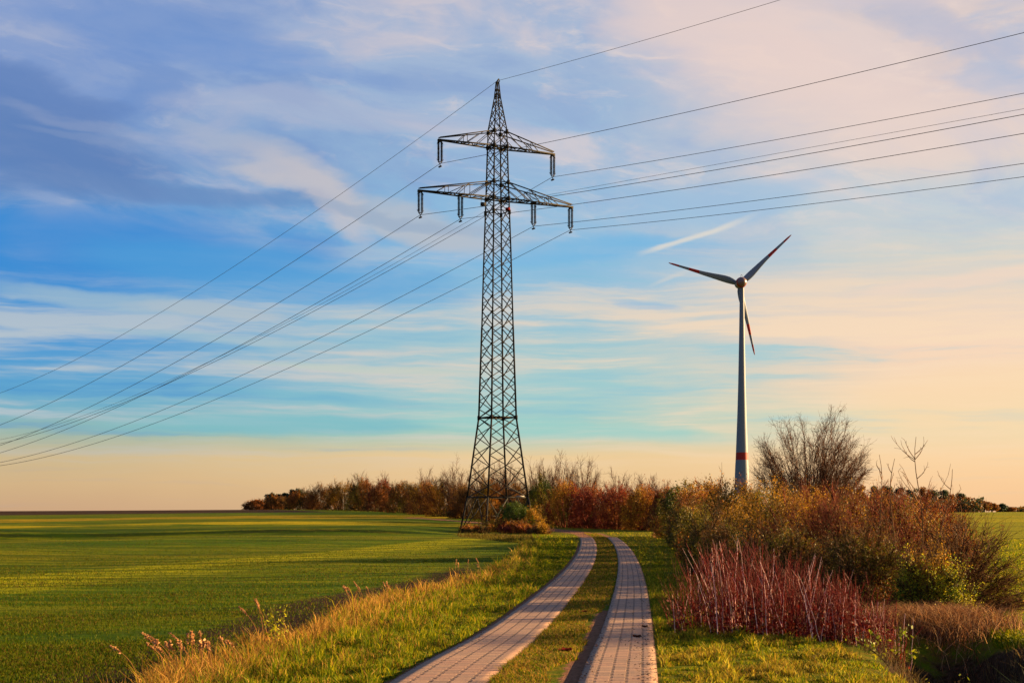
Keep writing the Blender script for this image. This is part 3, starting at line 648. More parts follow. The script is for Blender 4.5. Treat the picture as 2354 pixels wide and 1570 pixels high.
# ------------------------------------------------------------------ shrubs and trees
leafm = mat('leaf', vcol=True, rough=.6, spec=.15, transl=.35)
twigm = mat('bark', vcol=True, rough=.8, spec=.06)
def unit(a): return a/(np.linalg.norm(a, axis=-1, keepdims=True)+1e-9)
def leaves(P, size, cols, g, up=.3):
    n = len(P)
    a = unit(g.normal(size=(n, 3))); a[:, 2] += up; a = unit(a)
    b = unit(np.cross(a, g.normal(size=(n, 3)))); s = size*g.uniform(.6, 1.4, n)[:, None]
    V = np.stack([P-a*s*.5, P+b*s*.28, P+a*s*.5, P-b*s*.28], 1).reshape(-1, 3)
    F = (np.arange(n)*4)[:, None]+np.array([[0, 1, 2, 3]])
    c = cols[g.integers(0, len(cols), n)]*g.uniform(.7, 1.3, n)[:, None]
    return V, F, np.repeat(c, 4, 0)
def grow(rx, ry, h, nst, ntw, g, r0=.02, tw=.3, base=.18, lean=(0, 0), sub=1.0, lo=.15, rmin=.004, arch=0., up=.5, tq=1.0, lk=1.0, tj=.42, scl=.78):
    """stems fan out from the foot to a lumpy dome; twigs and twiglets leave the stems"""
    ph = g.uniform(0, 2*math.pi, nst); q = np.sqrt(g.uniform(0, 1, nst)); th = q**tq*math.pi*.55
    lump = 1+lk*(.10*np.sin(ph*3+g.uniform(0, 6))*q+.12*np.sin(ph*5+g.uniform(0, 6))*q)
    sc = g.uniform(scl, 1.04, nst)*lump
    tip = np.stack([rx*np.cos(ph)*np.sin(th)*sc+lean[0]*h*g.uniform(.6, 1, nst), ry*np.sin(ph)*np.sin(th)*sc+lean[1]*h, h*sc*(lo+(1-lo)*np.maximum(np.cos(th), 0)**.8)], -1)
    b0 = np.stack([np.cos(ph)*rx*base*q, np.sin(ph)*ry*base*q, np.full(nst, -.05)], -1)
    c1 = b0*.55+tip*.45; c1[:, 2] = tip[:, 2]*(.62+.2*arch)
    ns = 6; ts = np.linspace(0, 1, ns+1)
    C = np.stack([(1-t)**2*b0+2*t*(1-t)*c1+t*t*tip for t in ts], 1)
    C[:, 1:-1] += g.normal(size=(nst, ns-1, 3))*h*.012
    R_ = r0*(1-ts)**.8+rmin; rj = g.uniform(.7, 1.2, nst)
    P0 = [C[:, :-1].reshape(-1, 3)]; P1 = [C[:, 1:].reshape(-1, 3)]
    Ra = [(R_[None, :-1]*rj[:, None]).ravel()]; Rb = [(R_[None, 1:]*rj[:, None]).ravel()]
    i = g.integers(0, nst, ntw); t = g.uniform(.22, 1, ntw)**.8*ns; k = np.minimum(t.astype(int), ns-1); f = (t-k)[:, None]
    o = C[i, k]*(1-f)+C[i, k+1]*f; d = unit(C[i, k+1]-C[i, k])
    out = unit(o*np.array([1, 1, .4])); dd = unit(d*.8+out*.35+g.normal(size=(ntw, 3))*tj+np.array([0, 0, up*.5]))
    L = tw*g.uniform(.5, 1.25, ntw)[:, None]
    m = o+dd*L*.5; d2 = unit(dd+g.normal(size=(ntw, 3))*.25+np.array([0, 0, up*.3])); e = m+d2*L*.5
    P0 += [o, m]; P1 += [m, e]; Ra += [np.full(ntw, rmin*1.5), np.full(ntw, rmin*1.1)]; Rb += [np.full(ntw, rmin*1.1), np.full(ntw, rmin*.6)]
    nb = int(ntw*sub)
    if nb:
        j = g.integers(0, ntw, nb); f = g.uniform(.2, 1, nb)[:, None]; o2 = o[j]+(e[j]-o[j])*f
        d3 = unit(dd[j]*.8+g.normal(size=(nb, 3))*.5+np.array([0, 0, up*.4])); e2 = o2+d3*tw*.5*g.uniform(.5, 1.2, nb)[:, None]
        P0.append(o2); P1.append(e2); Ra.append(np.full(nb, rmin*1.0)); Rb.append(np.full(nb, rmin*.5))
        e = np.concatenate([e, e2]); o = np.concatenate([o, o2])
    return np.concatenate(P0), np.concatenate(P1), np.concatenate(Ra), np.concatenate(Rb), o, e
def A(*c): return np.array(c, float)
BK_RED = A((.17, .026, .012), (.24, .050, .02), (.10, .020, .010)); BK_BRN = A((.10, .045, .016), (.17, .08, .028), (.06, .030, .012))
BK_DRK = A((.035, .022, .010), (.06, .036, .014), (.10, .055, .022)); BK_OLV = A((.085, .060, .012), (.12, .08, .018))
LF_GOLD = A((.42, .19, .008), (.30, .16, .008), (.50, .27, .014), (.18, .10, .008)); LF_RED = A((.19, .026, .010), (.13, .018, .009), (.24, .055, .012))
LF_RUST = A((.26, .085, .010), (.17, .055, .009), (.34, .13, .012)); LF_OLV = A((.13, .11, .006), (.08, .08, .005), (.18, .14, .009))
LF_GRN = A((.040, .075, .005), (.07, .10, .006), (.03, .05, .004)); LF_YG = A((.34, .30, .010), (.22, .22, .009), (.12, .15, .007)); LF_DK = A((.055, .050, .005), (.035, .032, .004), (.09, .06, .007))
LF_BRN = A((.16, .07, .014), (.10, .045, .011), (.22, .11, .018))
BK_TREE = A((.12, .052, .025), (.07, .030, .016), (.17, .08, .04))
seedc = [100]
def shrub(name, cat, label, X, Y, rx, ry, h, nst, ntw, nleaf, lsize, bark, lcol, group=None, z=None, fill=0., **kw):
    seedc[0] += 1; g = np.random.default_rng(seedc[0])
    z = float(H(X, Y)) if z is None else z
    root = empty(name, (X, Y, z), label, cat, group)
    P0, P1, Ra, Rb, o, e = grow(rx, ry, h, nst, ntw, g, **kw)
    V, F = segs(P0, P1, Ra, Rb, 3)
    c = bark[g.integers(0, len(bark), len(P0))]*g.uniform(.4, .9, len(P0))[:, None]
    link('branches', npmesh('branches', V, F, col=np.repeat(c, 6, 0)), twigm, root)
    if nleaf:
        j = g.integers(0, len(o), nleaf); f = g.uniform(0, 1.05, nleaf)[:, None]
        P = o[j]+(e[j]-o[j])*f+g.normal(size=(nleaf, 3))*lsize*.8
        nf = int(nleaf*fill); ph = g.uniform(0, 6.283, nf); cz = g.uniform(0, 1, nf)**.8; rr = np.sqrt(np.maximum(1-cz**2.2, 0))*(1+.13*np.sin(ph*3+cz*5+seedc[0])+.10*np.sin(ph*7+cz*9))*g.uniform(.55, 1.0, nf)**.5
        P[:nf] = np.stack([rx*.98*rr*np.cos(ph), ry*.98*rr*np.sin(ph), h*.90*cz*(1+.08*np.sin(ph*2+seedc[0])+.05*np.sin(ph*6+1))*g.uniform(.8, 1.02, nf)], -1)
        P[:, 2] = np.maximum(P[:, 2], .02+lsize*.3)
        # patches of colour rather than an even sprinkle
        k = np.sin(P[:, 0]*2.3/rx*1.5+seedc[0])+np.sin(P[:, 1]*2/ry+1)+np.sin(P[:, 2]*4/h+seedc[0]*2)+g.normal(size=nleaf)*.4
        pal = np.array(lcol); w = np.clip(((k+2.2)/4.4*len(pal)).astype(int), 0, len(pal)-1)
        V, F, c = leaves(P, lsize, pal, g); c = np.repeat(pal[w]*g.uniform(.5, 1.25, nleaf)[:, None], 4, 0)
        link('foliage', npmesh('foliage', V, F, col=c), leafm, root)
    return root
def at(px, Y, top, halfpx):
    """world numbers from: column in the photo, distance, row of the top, half width in photo px"""
    X = X_at(px, Y); z = float(H(X, Y)); h = EYE+(HY-top)*Y/FPX-z
    return X, halfpx*Y/FPX, h
# hedge of mixed shrubs beside the track, from the far end to the near end
NEAR = [ # name, label, px, Y, top, halfpx, depth, stems, twigs, leaves, size, bark, leaves
 ('shrub', 'dark green shrub at the far end of the roadside hedge where the track bends', 1560, 106, 1110, 52, 8.0, 70, 1100, 14000, .13, BK_BRN, np.concatenate([LF_GRN, LF_DK, LF_OLV, LF_RUST])),
 ('shrub', 'reddish topped shrub in the roadside hedge left of the turbine tower', 1614, 92, 1098, 64, 8.0, 90, 1600, 14000, .11, BK_RED, np.concatenate([LF_OLV, LF_RUST, LF_RUST, LF_GOLD])),
 ('shrub', 'olive green shrub with rusty patches in front of the turbine tower', 1682, 75, 1096, 84, 8.0, 90, 2200, 16000, .09, BK_RED, np.concatenate([LF_OLV, LF_DK, LF_RUST, LF_GOLD])),
 ('shrub', 'golden leaved shrub just right of the turbine tower foot', 1768, 60, 1097, 98, 6.5, 100, 2600, 17000, .07, BK_BRN, np.concatenate([LF_DK, LF_GOLD, LF_OLV, LF_GOLD])),
 ('shrub', 'rust brown leafy shrub under the round bare tree', 1865, 52, 1104, 100, 5.5, 110, 3200, 13000, .06, BK_RED, np.concatenate([LF_RUST, LF_GOLD, LF_BRN, LF_RUST])),
 ('shrub', 'red brown twiggy shrub right of the golden leaved shrub', 1955, 44, 1112, 110, 4.5, 130, 4600, 11000, .048, BK_RED, np.concatenate([LF_RUST, LF_GOLD, LF_BRN, LF_DK])),
 ('shrub', 'maroon twiggy shrub below the bare saplings', 2082, 38, 1124, 118, 3.2, 130, 5000, 8500, .042, BK_RED, np.concatenate([LF_RUST, LF_BRN, LF_OLV, LF_GOLD])),
 ('shrub', 'low dark leafy shrub at the grass edge below the reddish topped one', 1585, 84, 1150, 42, 6.0, 70, 1100, 9000, .10, BK_DRK, np.concatenate([LF_DK, LF_OLV, LF_BRN])),
 ('shrub', 'low brown green shrub at the grass edge left of the tallest red stems', 1612, 65, 1168, 52, 6.0, 70, 1400, 10000, .08, BK_DRK, np.concatenate([LF_DK, LF_RUST, LF_OLV])),
 ('shrub', 'orange brown shrub topping the hedge left of the slim leaning sapling', 2000, 60, 1116, 100, 6.0, 100, 2600, 12000, .07, BK_RED, np.concatenate([LF_RUST, LF_GOLD, LF_BRN])),
 ('shrub', 'pale orange twiggy shrub topping the hedge behind the tallest sapling', 2120, 48, 1128, 95, 5.0, 110, 3200, 10000, .055, BK_RED, np.concatenate([LF_RUST, LF_BRN, LF_RUST])),
 ('shrub', 'low dark olive shrub behind the red stems', 1810, 37, 1196, 125, 2.6, 100, 4000, 13000, .048, BK_DRK, np.concatenate([LF_DK, LF_BRN, LF_OLV, LF_RUST])),
 ('shrub', 'dark brown shrub behind the left side of the red stems', 1655, 50, 1180, 75, 5.0, 80, 2600, 12000, .06, BK_DRK, np.concatenate([LF_DK, LF_BRN, LF_OLV])),
 ('shrub', 'dull green shrub with pale twigs between red stems and yellow bush', 1985, 33.5, 1205, 120, 1.8, 110, 4400, 12000, .042, BK_BRN, np.concatenate([LF_DK, LF_OLV, LF_RUST])),
 ('shrub', 'yellow green leafy bush at the right end of the hedge', 2140, 29.3, 1256, 84, .8, 80, 2500, 12000, .040, BK_BRN, np.concatenate([LF_YG*1.5, LF_GRN*1.5, LF_YG*1.5, LF_YG*1.7, LF_GOLD*1.3])),
]
for nm, lab, px, Y, top, hp, dp, ns, ntw, nl, ls, bk, lc in NEAR:
    X, rx, h = at(px, Y, top, hp)
    shrub(nm, 'shrub', lab, X, Y, rx, dp, h*.97, ns, ntw, int(nl*2.1), ls*.88, bk, lc, r0=.012+.0002*Y, tw=.16*h+.1, rmin=.0018+Y*.00005, lo=.12, base=.45, fill=.55, group='shrubs of the hedge beside the track')
X, rx, h = at(2235, 31, 1188, 105)
shrub('arching_shrub', 'shrub', 'brown arching bare shrub spreading over the field edge at the far right', X-.35, 31, rx*1.15, 1.1, h*.95, 85, 2600, 2200, .035, BK_BRN, np.concatenate([LF_OLV, LF_BRN]), r0=.012, tw=.5, rmin=.0035, lo=.1, base=.15, lean=(.12, 0), arch=.3, up=.15)
X, rx, h = at(1862, 76, 958, 124)
shrub('bare_tree', 'tree', 'round leafless many-stemmed tree standing right of the turbine tower', X, 76, rx*1.0, rx*.9, h*1.03, 170, 5600, 260, .10, BK_TREE, LF_BRN, r0=.020, tw=.6, rmin=.0052, lo=.55, base=.10, sub=2.0, up=.3, tq=.8, lk=.12, tj=.65, scl=.9)
# bare saplings pushing through the hedge
def sapling(label, px, Y, top, half, nbr, seed, lean=0., blen=.32, r=.016):
    g = np.random.default_rng(seed); X, rx, h = at(px, Y, top, half); z = float(H(X, Y))
    root = empty('bare_sapling', (X, Y, z), label, 'sapling', 'bare saplings in the hedge')
    n = 14; t = np.linspace(0, 1, n+1); tr = np.stack([lean*h*t**1.6+.03*h*np.sin(t*7+seed)*t, .02*np.sin(t*9), h*t], -1)
    V, F = segs(tr[:-1], tr[1:], r*(1-t[:-1])**.8+.005, r*(1-t[1:])**.8+.005, 5)
    link('trunk', npmesh('trunk', V, F, col=np.tile(BK_BRN[1]*1.2, (len(V), 1))), twigm, root)
    P0, P1, Ra, Rb = [], [], [], []
    for k in range(nbr):
        tt = g.uniform(.42, .97); i = min(int(tt*n), n-1); o = tr[i]+(tr[i+1]-tr[i])*(tt*n-i)
        sd_ = 1 if k % 2 else -1; L = blen*h*g.uniform(.5, 1.1)*(1.25-tt*.8)
        d = unit(np.array([sd_*g.uniform(.5, 1), g.normal()*.4, g.uniform(.45, 1.1)])); p = o
        for s in range(5):
            q = p+d*L/5; P0.append(p); P1.append(q); rr = .0075*(1-s/5)+.0035; Ra.append(rr); Rb.append(rr-.0015)
            if s > 0:
                for _ in range(1):
                    dd = unit(d+g.normal(size=3)*.6+np.array([0, 0, .3])); e = q+dd*L*g.uniform(.1, .3); P0.append(q); P1.append(e); Ra.append(.0045); Rb.append(.003)
            d = unit(d+np.array([0, 0, .22])+g.normal(size=3)*.1); p = q
    V, F = segs(P0, P1, Ra, Rb, 4); link('branches', npmesh('branches', V, F, col=np.tile(BK_BRN[1], (len(V), 1))), twigm, root)
sapling('tallest bare sapling rising above the right end of the hedge', 2118, 34, 1004, 60, 15, 5, -.015)
sapling('slim bare sapling leaning left between round tree and tallest sapling', 2035, 36, 1045, 30, 7, 8, -.06, .2)
sapling('short twiggy sapling just left of the tallest sapling', 2052, 33, 1054, 25, 9, 12, .01, .12)
sapling('bare sapling with branches leaning right beside the tallest sapling', 2150, 33.5, 1078, 60, 8, 21, .12, .3)
sapling('thin wispy sapling standing left of the turbine tower foot', 1650, 72, 1062, 20, 7, 33, .02, .12, .02)

# red stemmed dogwood thicket in front of the hedge
def dogwood(label, px, Y, halfpx, topf, n, seed, leanx=-.12):
    g = np.random.default_rng(seed); X = X_at(px, Y); z = float(H(X, Y)); root = empty('red_dogwood', (X, Y, z), label, 'shrub', 'clumps of red dogwood stems')
    hx = halfpx*Y/FPX; x = g.uniform(-hx, hx, n); y = g.uniform(-1.0, 1.0, n); gx = H(X+x, Y+y)-z
    top = topf(px+x/ hx*halfpx); h = np.maximum((EYE+(HY-top)*(Y+y)/FPX-z-gx)*g.uniform(.55, 1.03, n), .5)
    ln = leanx+g.normal(size=n)*.15; ly = g.normal(size=n)*.10; k = 6; t = np.linspace(0, 1, k+1)
    wob = g.normal(size=(n, k+1))*.008*h[:, None]
    C = np.stack([x[:, None]+ln[:, None]*h[:, None]*t**1.3+wob, y[:, None]+ly[:, None]*h[:, None]*t, gx[:, None]-.03+h[:, None]*t+0*wob], -1)
    r = (.0062*g.uniform(.6, 1.3, n))[:, None]*(1-.65*t)[None]
    V, F = segs(C[:, :-1].reshape(-1, 3), C[:, 1:].reshape(-1, 3), r[:, :-1].ravel(), r[:, 1:].ravel(), 5)
    pal = A((.14, .006, .004), (.21, .012, .007), (.07, .004, .003), (.30, .05, .025), (.85, .52, .42)); c = pal[g.choice(5, n, p=[.32, .26, .18, .09, .15])]*g.uniform(.6, 1.2, n)[:, None]  # palest entry paints sun highlights as the colour of whole stems
    link('stems', npmesh('stems', V, F, col=np.repeat(np.repeat(c, k, 0), 10, 0)), redstem, root)
    m = int(n*2.2); i = g.integers(0, n, m); s = g.integers(2, k, m); o = C[i, s]
    d = unit(np.stack([g.normal(size=m)*.5, g.normal(size=m)*.4, np.full(m, 1.)], -1)); e = o+d*(g.uniform(.08, .28, m)*h[i])[:, None]
    V, F = segs(o, e, .0035, .002, 4); c = pal[g.integers(0, 3, m)]
    link('twigs', npmesh('twigs', V, F, col=np.repeat(c, 8, 0)), redstem, root)
    nl = n*5; P = np.stack([g.uniform(-hx, hx, nl), g.uniform(-1, .9, nl), g.uniform(0, 1, nl)**2*.5], -1); P[:, 2] += H(X+P[:, 0], Y+P[:, 1])-z
    V, F, c = leaves(P, .06, A((.10, .008, .004), (.16, .014, .006), (.07, .02, .006)), g); link('fallen_foliage', npmesh('leaves', V, F, col=c), leafm, root)
redstem = mat('waxy_red_bark', vcol=True, rough=.5, spec=.08)
tf = lambda p: np.interp(p, [1535, 1570, 1620, 1680, 1760, 1840, 1930, 2000, 2060, 2100], [1360, 1315, 1262, 1236, 1240, 1275, 1310, 1350, 1395, 1440])
dogwood('small red stemmed clump at the left end nearest the track', 1585, 27.2, 42, tf, 75, 41, -.14)
dogwood('tallest clump of red stems left of the middle of the thicket', 1668, 26.6, 52, tf, 155, 42, -.10)
dogwood('dense red stemmed clump in the middle of the thicket', 1770, 25.8, 60, tf, 190, 43, -.05)
dogwood('red stemmed clump right of the middle of the thicket', 1880, 24.9, 62, tf, 185, 44, -.03)
dogwood('thinning red stemmed clump near the right end of the thicket', 1962, 24.2, 46, tf, 125, 45, .0)
dogwood('shortest red stemmed clump at the edge of the ditch', 2032, 23.6, 30, tf, 60, 46, .03)

# far hedgerow behind the pylon; label, px, Y, top, halfpx, bark, leaf colours, twiggy
FAR = [
 ('low russet bush at the extreme left end of the far hedgerow', 590, 372, 1151, 24, LF_RUST),
 ('rusty bush right of the low russet one at the hedgerow end', 640, 366, 1143, 28, np.concatenate([LF_RUST, LF_BRN])),
 ('dark brown bush where the far hedgerow starts beside the ploughed strip', 695, 335, 1130, 34, np.concatenate([LF_RUST, LF_DK])),
 ('orange brown bush third from the left in the tall part of the hedgerow', 742, 318, 1116, 34, np.concatenate([LF_RUST, LF_BRN])),
 ('rusty bush under the leftmost pale twig tops of the hedgerow', 790, 300, 1108, 36, np.concatenate([LF_RUST, LF_DK, LF_GOLD])),
 ('brown bush below the first cluster of bare tops', 836, 280, 1102, 34, np.concatenate([LF_RUST, LF_OLV])),
 ('reddish brown bush in the middle of the left hedgerow', 880, 262, 1104, 36, np.concatenate([LF_RUST, LF_RED, LF_DK])),
 ('olive brown bush left of the bare tops near the pylon', 928, 243, 1108, 36, np.concatenate([LF_OLV, LF_RUST, LF_DK])),
 ('golden brown bush two bushes left of the pylon legs', 975, 226, 1106, 36, np.concatenate([LF_GOLD, LF_RUST, LF_BRN])),
 ('dark bush with orange leaves immediately left of the pylon legs', 1022, 210, 1104, 38, np.concatenate([LF_RUST, LF_GOLD, LF_DK])),
 ('dark purple brown bush seen through the left pylon legs', 1075, 194, 1112, 38, np.concatenate([LF_DK, LF_RUST, LF_BRN])),
 ('rust orange bush seen through the middle of the pylon legs', 1130, 180, 1104, 38, np.concatenate([LF_RUST, LF_GOLD])),
 ('brown bush seen through the right pylon legs', 1185, 168, 1110, 36, np.concatenate([LF_BRN, LF_RUST])),
 ('green and yellow leafed bush immediately right of the pylon', 1248, 157, 1098, 42, np.concatenate([LF_OLV, LF_YG*.7, LF_GRN])),
 ('orange red bush right of the green and yellow one', 1305, 150, 1106, 42, np.concatenate([LF_RUST, LF_GOLD, LF_RED])),
 ('deep red bush in the middle of the right hedgerow', 1362, 146, 1120, 42, np.concatenate([LF_RED, LF_RED, LF_RUST])),
 ('crimson bush right of the deep red one above the bend', 1420, 142, 1122, 42, np.concatenate([LF_RED, LF_RUST, LF_RED])),
 ('russet bush at the right end of the far hedgerow', 1480, 138, 1118, 40, np.concatenate([LF_RED, LF_RUST, LF_GOLD])),
 ('pale russet twiggy bush half hidden by the roadside hedge', 1528, 134, 1124, 30, np.concatenate([LF_RUST, LF_BRN])),
]
for lab, px, Y, top, hp, lc in FAR:
    X, rx, h = at(px, Y, top-(9 if px > 1290 else 4), hp*1.3)
    shrub('hedgerow_shrub', 'shrub', lab, X, Y, rx, 3.0, h*1.0, 70, 1100, 15000, .07+Y*.0003, BK_RED if px > 1280 else BK_BRN, lc, r0=.03, tw=.15*h+.2, rmin=.004+Y*.00003, lo=.10, base=.5, fill=.72, group='shrubs of the far hedgerow')
BARE = [
 ('leftmost faint bare tree above the far hedgerow', 828, 285, 1086, 22), ('second bare tree above the left hedgerow', 880, 268, 1090, 24),
 ('small bare tree above the left hedgerow just right of its middle', 925, 250, 1103, 20), ('bare tree left of the forked one beside the pylon', 978, 232, 1078, 26),
 ('forked bare tree standing just left of the pylon', 1045, 205, 1060, 36), ('bare tree seen through the left side of the pylon', 1110, 190, 1058, 32),
 ('bare tree seen through the right side of the pylon', 1165, 178, 1056, 32), ('wide bare tree touching the right side of the pylon', 1240, 168, 1052, 38),
 ('bare tree with spreading top above the orange red bush', 1290, 162, 1050, 34), ('tallest round bare tree right of the pylon', 1345, 156, 1052, 36),
 ('small bare tree above the crimson bush', 1422, 152, 1082, 28), ('last bare tree at the right end of the far hedgerow', 1485, 148, 1086, 30)]
for lab, px, Y, top, hp in BARE:
    X, rx, h = at(px, Y, top, hp)
    shrub('bare_tree', 'tree', lab, X, Y+2.5, rx*1.1, rx, h*1.02, 46, 1100, 0, .1, BK_TREE, LF_BRN, r0=.035, tw=.14*h, rmin=.0050+Y*.00002, lo=.45, base=.06, sub=2.0, up=.35, tq=.75, tj=.55, group='bare trees of the far hedgerow')

# shrubs at the pylon's foot
def foot(label, px, Y, top, hp, dp, lc, bk, nl=4200, ls=.10, z=None):
    X, rx, h = at(px, Y, top, hp); shrub('low_shrub', 'shrub', label, X, Y, rx, dp, max(h, .5), 40, 500, int(nl*1.5), ls, bk, lc, r0=.012, tw=.35, rmin=.006, lo=.15, base=.5, fill=.5, group="shrubs at the pylon's foot")
foot('round dark green evergreen shrub at the right foot of the pylon', 1186, 130, 1148, 48, 1.6, np.concatenate([LF_GRN, LF_GRN*1.4]), BK_DRK, 8500)
foot('yellow leaved shrub right of the round green one', 1226, 128.5, 1166, 30, 1.2, np.concatenate([LF_YG, LF_GOLD]), BK_BRN)
foot('low rusty brambles under the middle of the pylon', 1140, 128, 1194, 42, 1.6, np.concatenate([LF_RUST, LF_GOLD, LF_RED]), BK_RED)
foot('low reddish undergrowth in front of the green shrub', 1190, 124, 1202, 42, 1.2, np.concatenate([LF_RED, LF_RUST, LF_BRN]), BK_RED)
foot('low brown scrub at the left foot of the pylon', 1090, 124, 1212, 34, 1.4, np.concatenate([LF_BRN, LF_DK, LF_RUST]), BK_DRK)
foot('thin golden scrub at the right edge of the pylon mound', 1238, 122, 1206, 26, 1.2, np.concatenate([LF_GOLD, LF_BRN]), BK_BRN, 2600)

# conifers and broadleaved trees of the distant wood edges
def conifer(label, px, Y, top, hp, grp, pal, z=None, seed=0):
    seedc[0] += 1; g = np.random.default_rng(seedc[0]); X = X_at(px, Y); z = float(H(X, Y)); h = EYE+(HY-top)*Y/FPX-z; w = hp*Y/FPX
    root = empty('pine_tree' if pal is PINE else 'autumn_tree', (X, Y, z), label, 'tree', grp)
    t = np.linspace(0, 1, 6); tr = np.stack([.2*np.sin(t*3), 0*t, h*.9*t], -1)
    V, F = segs(tr[:-1], tr[1:], .28*(1-t[:-1])+.05, .28*(1-t[1:])+.05, 6); link('trunk', npmesh('trunk', V, F, col=np.tile((.05, .03, .02), (len(V), 1))), twigm, root)
    nc = 26; a = g.uniform(0, 6.28, nc); q = g.uniform(0, 1, nc)
    cz = h*(.22+.72*q); cr = w*.95*np.sqrt(g.uniform(.1, 1, nc))*np.sqrt(np.maximum(1-((q-.35)/.72)**2, .05))
    C = np.stack([cr*np.cos(a), cr*np.sin(a), cz], -1); n = 2600; i = g.integers(0, nc, n)
    P = C[i]+unit(g.normal(size=(n, 3)))*(g.uniform(0, 1, n)**.4)[:, None]*np.array([.34*w+.3, .34*w+.3, .09*h+.2])
    V, F, c = leaves(P, .42, pal, g, .1); link('crown', npmesh('crown', V, F, col=c), leafm, root)
PINE = A((.022, .036, .016), (.03, .05, .02), (.045, .06, .022)); AUT = np.concatenate([LF_RUST*.8, LF_BRN])
names = ['round headed', 'narrow', 'broad', 'ragged', 'slender', 'stout']
for k, (px, top, hp, lab) in enumerate([(622, 1134, 13, 'dark pine at the left end of the distant pine group left of the hedgerow'), (640, 1131, 12, 'second dark pine of the distant group left of the hedgerow'), (658, 1135, 11, 'lowest dark pine in the middle of the distant left group'), (672, 1127, 11, 'fourth dark pine of the distant group above the hedgerow end'), (689, 1124, 11, 'tallest dark pine at the right end of the distant left group')]):
    conifer(lab, px, 415, top, hp, 'pines beyond the far hedgerow', PINE)
WOOD = [(1945, 1118, PINE, 'pine of the right wood nearest the round bare tree'), (1978, 1114, AUT, 'brown tree of the right wood just right of the round bare tree'), (2012, 1117, PINE, 'dark pine of the right wood behind the short saplings'),
 (2040, 1114, PINE, 'dark pine of the right wood left of the tallest sapling'), (2068, 1120, PINE, 'pine of the right wood directly behind the sapling stems'), (2096, 1120, PINE, 'pine of the right wood just left of the tallest sapling stem'), (2122, 1119, AUT, 'rusty tree of the right wood behind the tallest sapling'), (2146, 1124, PINE, 'pine just right of the tallest sapling stem'),
 (2168, 1127, PINE, 'tall dark pine on the falling skyline of the right wood'), (2188, 1136, AUT, 'orange brown tree on the falling skyline of the right wood'), (2206, 1133, PINE, 'dark pine with pointed top halfway down the right skyline'), (2224, 1142, AUT, 'russet tree below the pointed pine on the right skyline'), (2240, 1148, PINE, 'small pine before the gap on the right skyline'), (2262, 1150, AUT, 'russet tree with a peaked top near the right frame edge'), (2280, 1158, AUT, 'low russet tree second from the right end of the wood'), (2300, 1158, PINE, 'small pine near the right end of the wood'), (2318, 1166, AUT, 'lowest russet tree at the right end of the wood')]
for k, (px, top, pal, lab) in enumerate(WOOD):
    conifer(lab, px, 430+k*6, top, 15, 'trees of the wood on the right', pal)
# low distant woodland rim, a single mass on the skyline
def rim():
    g = np.random.default_rng(77); P = []
    for x0, x1, Y, hh, n in ((2290, 2600, 600, 2.2, 5000), (1850, 2260, 440, 4.5, 9000), (0, -1, 1, 1, 0)):
        if n == 0: continue
        px = g.uniform(x0, x1, n); Yq = Y+g.uniform(0, 30, n); X = X_at(px, Yq); z = H(X, Yq) if Y < 1000 else np.full(n, 1.0)
        P.append(np.stack([X, Yq, z+g.uniform(-1, 1, n)*.5+hh*g.uniform(0, 1, n)*(.7+.3*np.sin(X/7)*np.sin(X/3.1))], -1))
    P = np.concatenate(P); V, F, c = leaves(P, 1.0, np.concatenate([PINE, LF_BRN*.6]), g, .1)
    tag(link('distant_woodland', npmesh('woodland', V, F, col=c), leafm), 'low dark wood along the skyline under the single trees', 'woodland', kind='stuff')
rim()

# ------------------------------------------------------------------ grass
grassm = mat('grass_blade', vcol=True, rough=.7, spec=.08, transl=.45)
def blades(X, Y, h, w, cols, g, bend=.5):
    n = len(X); z = H(X, Y); a = g.uniform(0, 2*math.pi, n); d = np.stack([np.cos(a), np.sin(a), 0*a], -1); s = np.stack([-np.sin(a+g.normal(size=n)*.6), np.cos(a), 0*a], -1)
    b = np.stack([X, Y, z-.01], -1); bn = (bend*g.uniform(.1, 1.3, n)*h)[:, None]
    mid = b+np.array([0, 0, 1])*(h*.6)[:, None]+d*bn*.35; tip = b+np.array([0, 0, 1])*(h*g.uniform(.8, 1, n))[:, None]+d*bn
    W2 = (w/2)[:, None]*s
    V = np.stack([b-W2, b+W2, mid+W2*.8, mid-W2*.8, tip], 1).reshape(-1, 3); base = (np.arange(n)*5)[:, None]
    T = np.concatenate([base+np.array([[0, 1, 2]]), base+np.array([[0, 2, 3]]), base+np.array([[3, 2, 4]])], 0)
    return V, T, np.repeat(cols, 5, 0)
def wnoise(X, Y, s, seed):
    g = np.random.default_rng(seed); o = 0
    for k in range(5):
        a = g.uniform(0, 6.28); f = s*g.uniform(.6, 1.7); o = o+np.sin((X*math.cos(a)+Y*math.sin(a))*f+g.uniform(0, 6.28))
    return o/3
GR = A((.085, .125, .002), (.15, .165, .003), (.045, .09, .001), (.27, .23, .006)); DRY = A((.34, .18, .03), (.25, .125, .02), (.46, .27, .055), (.17, .08, .015))
def sample(n, y0, y1, fl, fr, g, p=1.6):
    u = g.uniform(0, 1, n); e = 1-p; Y = (y0**e+u*(y1**e-y0**e))**(1/e); t = g.uniform(0, 1, n); return fl(Y)+(fr(Y)-fl(Y))*t, Y, t
def pick(g, n, pal): return pal[g.integers(0, len(pal), n)]*g.uniform(.7, 1.3, n)[:, None]
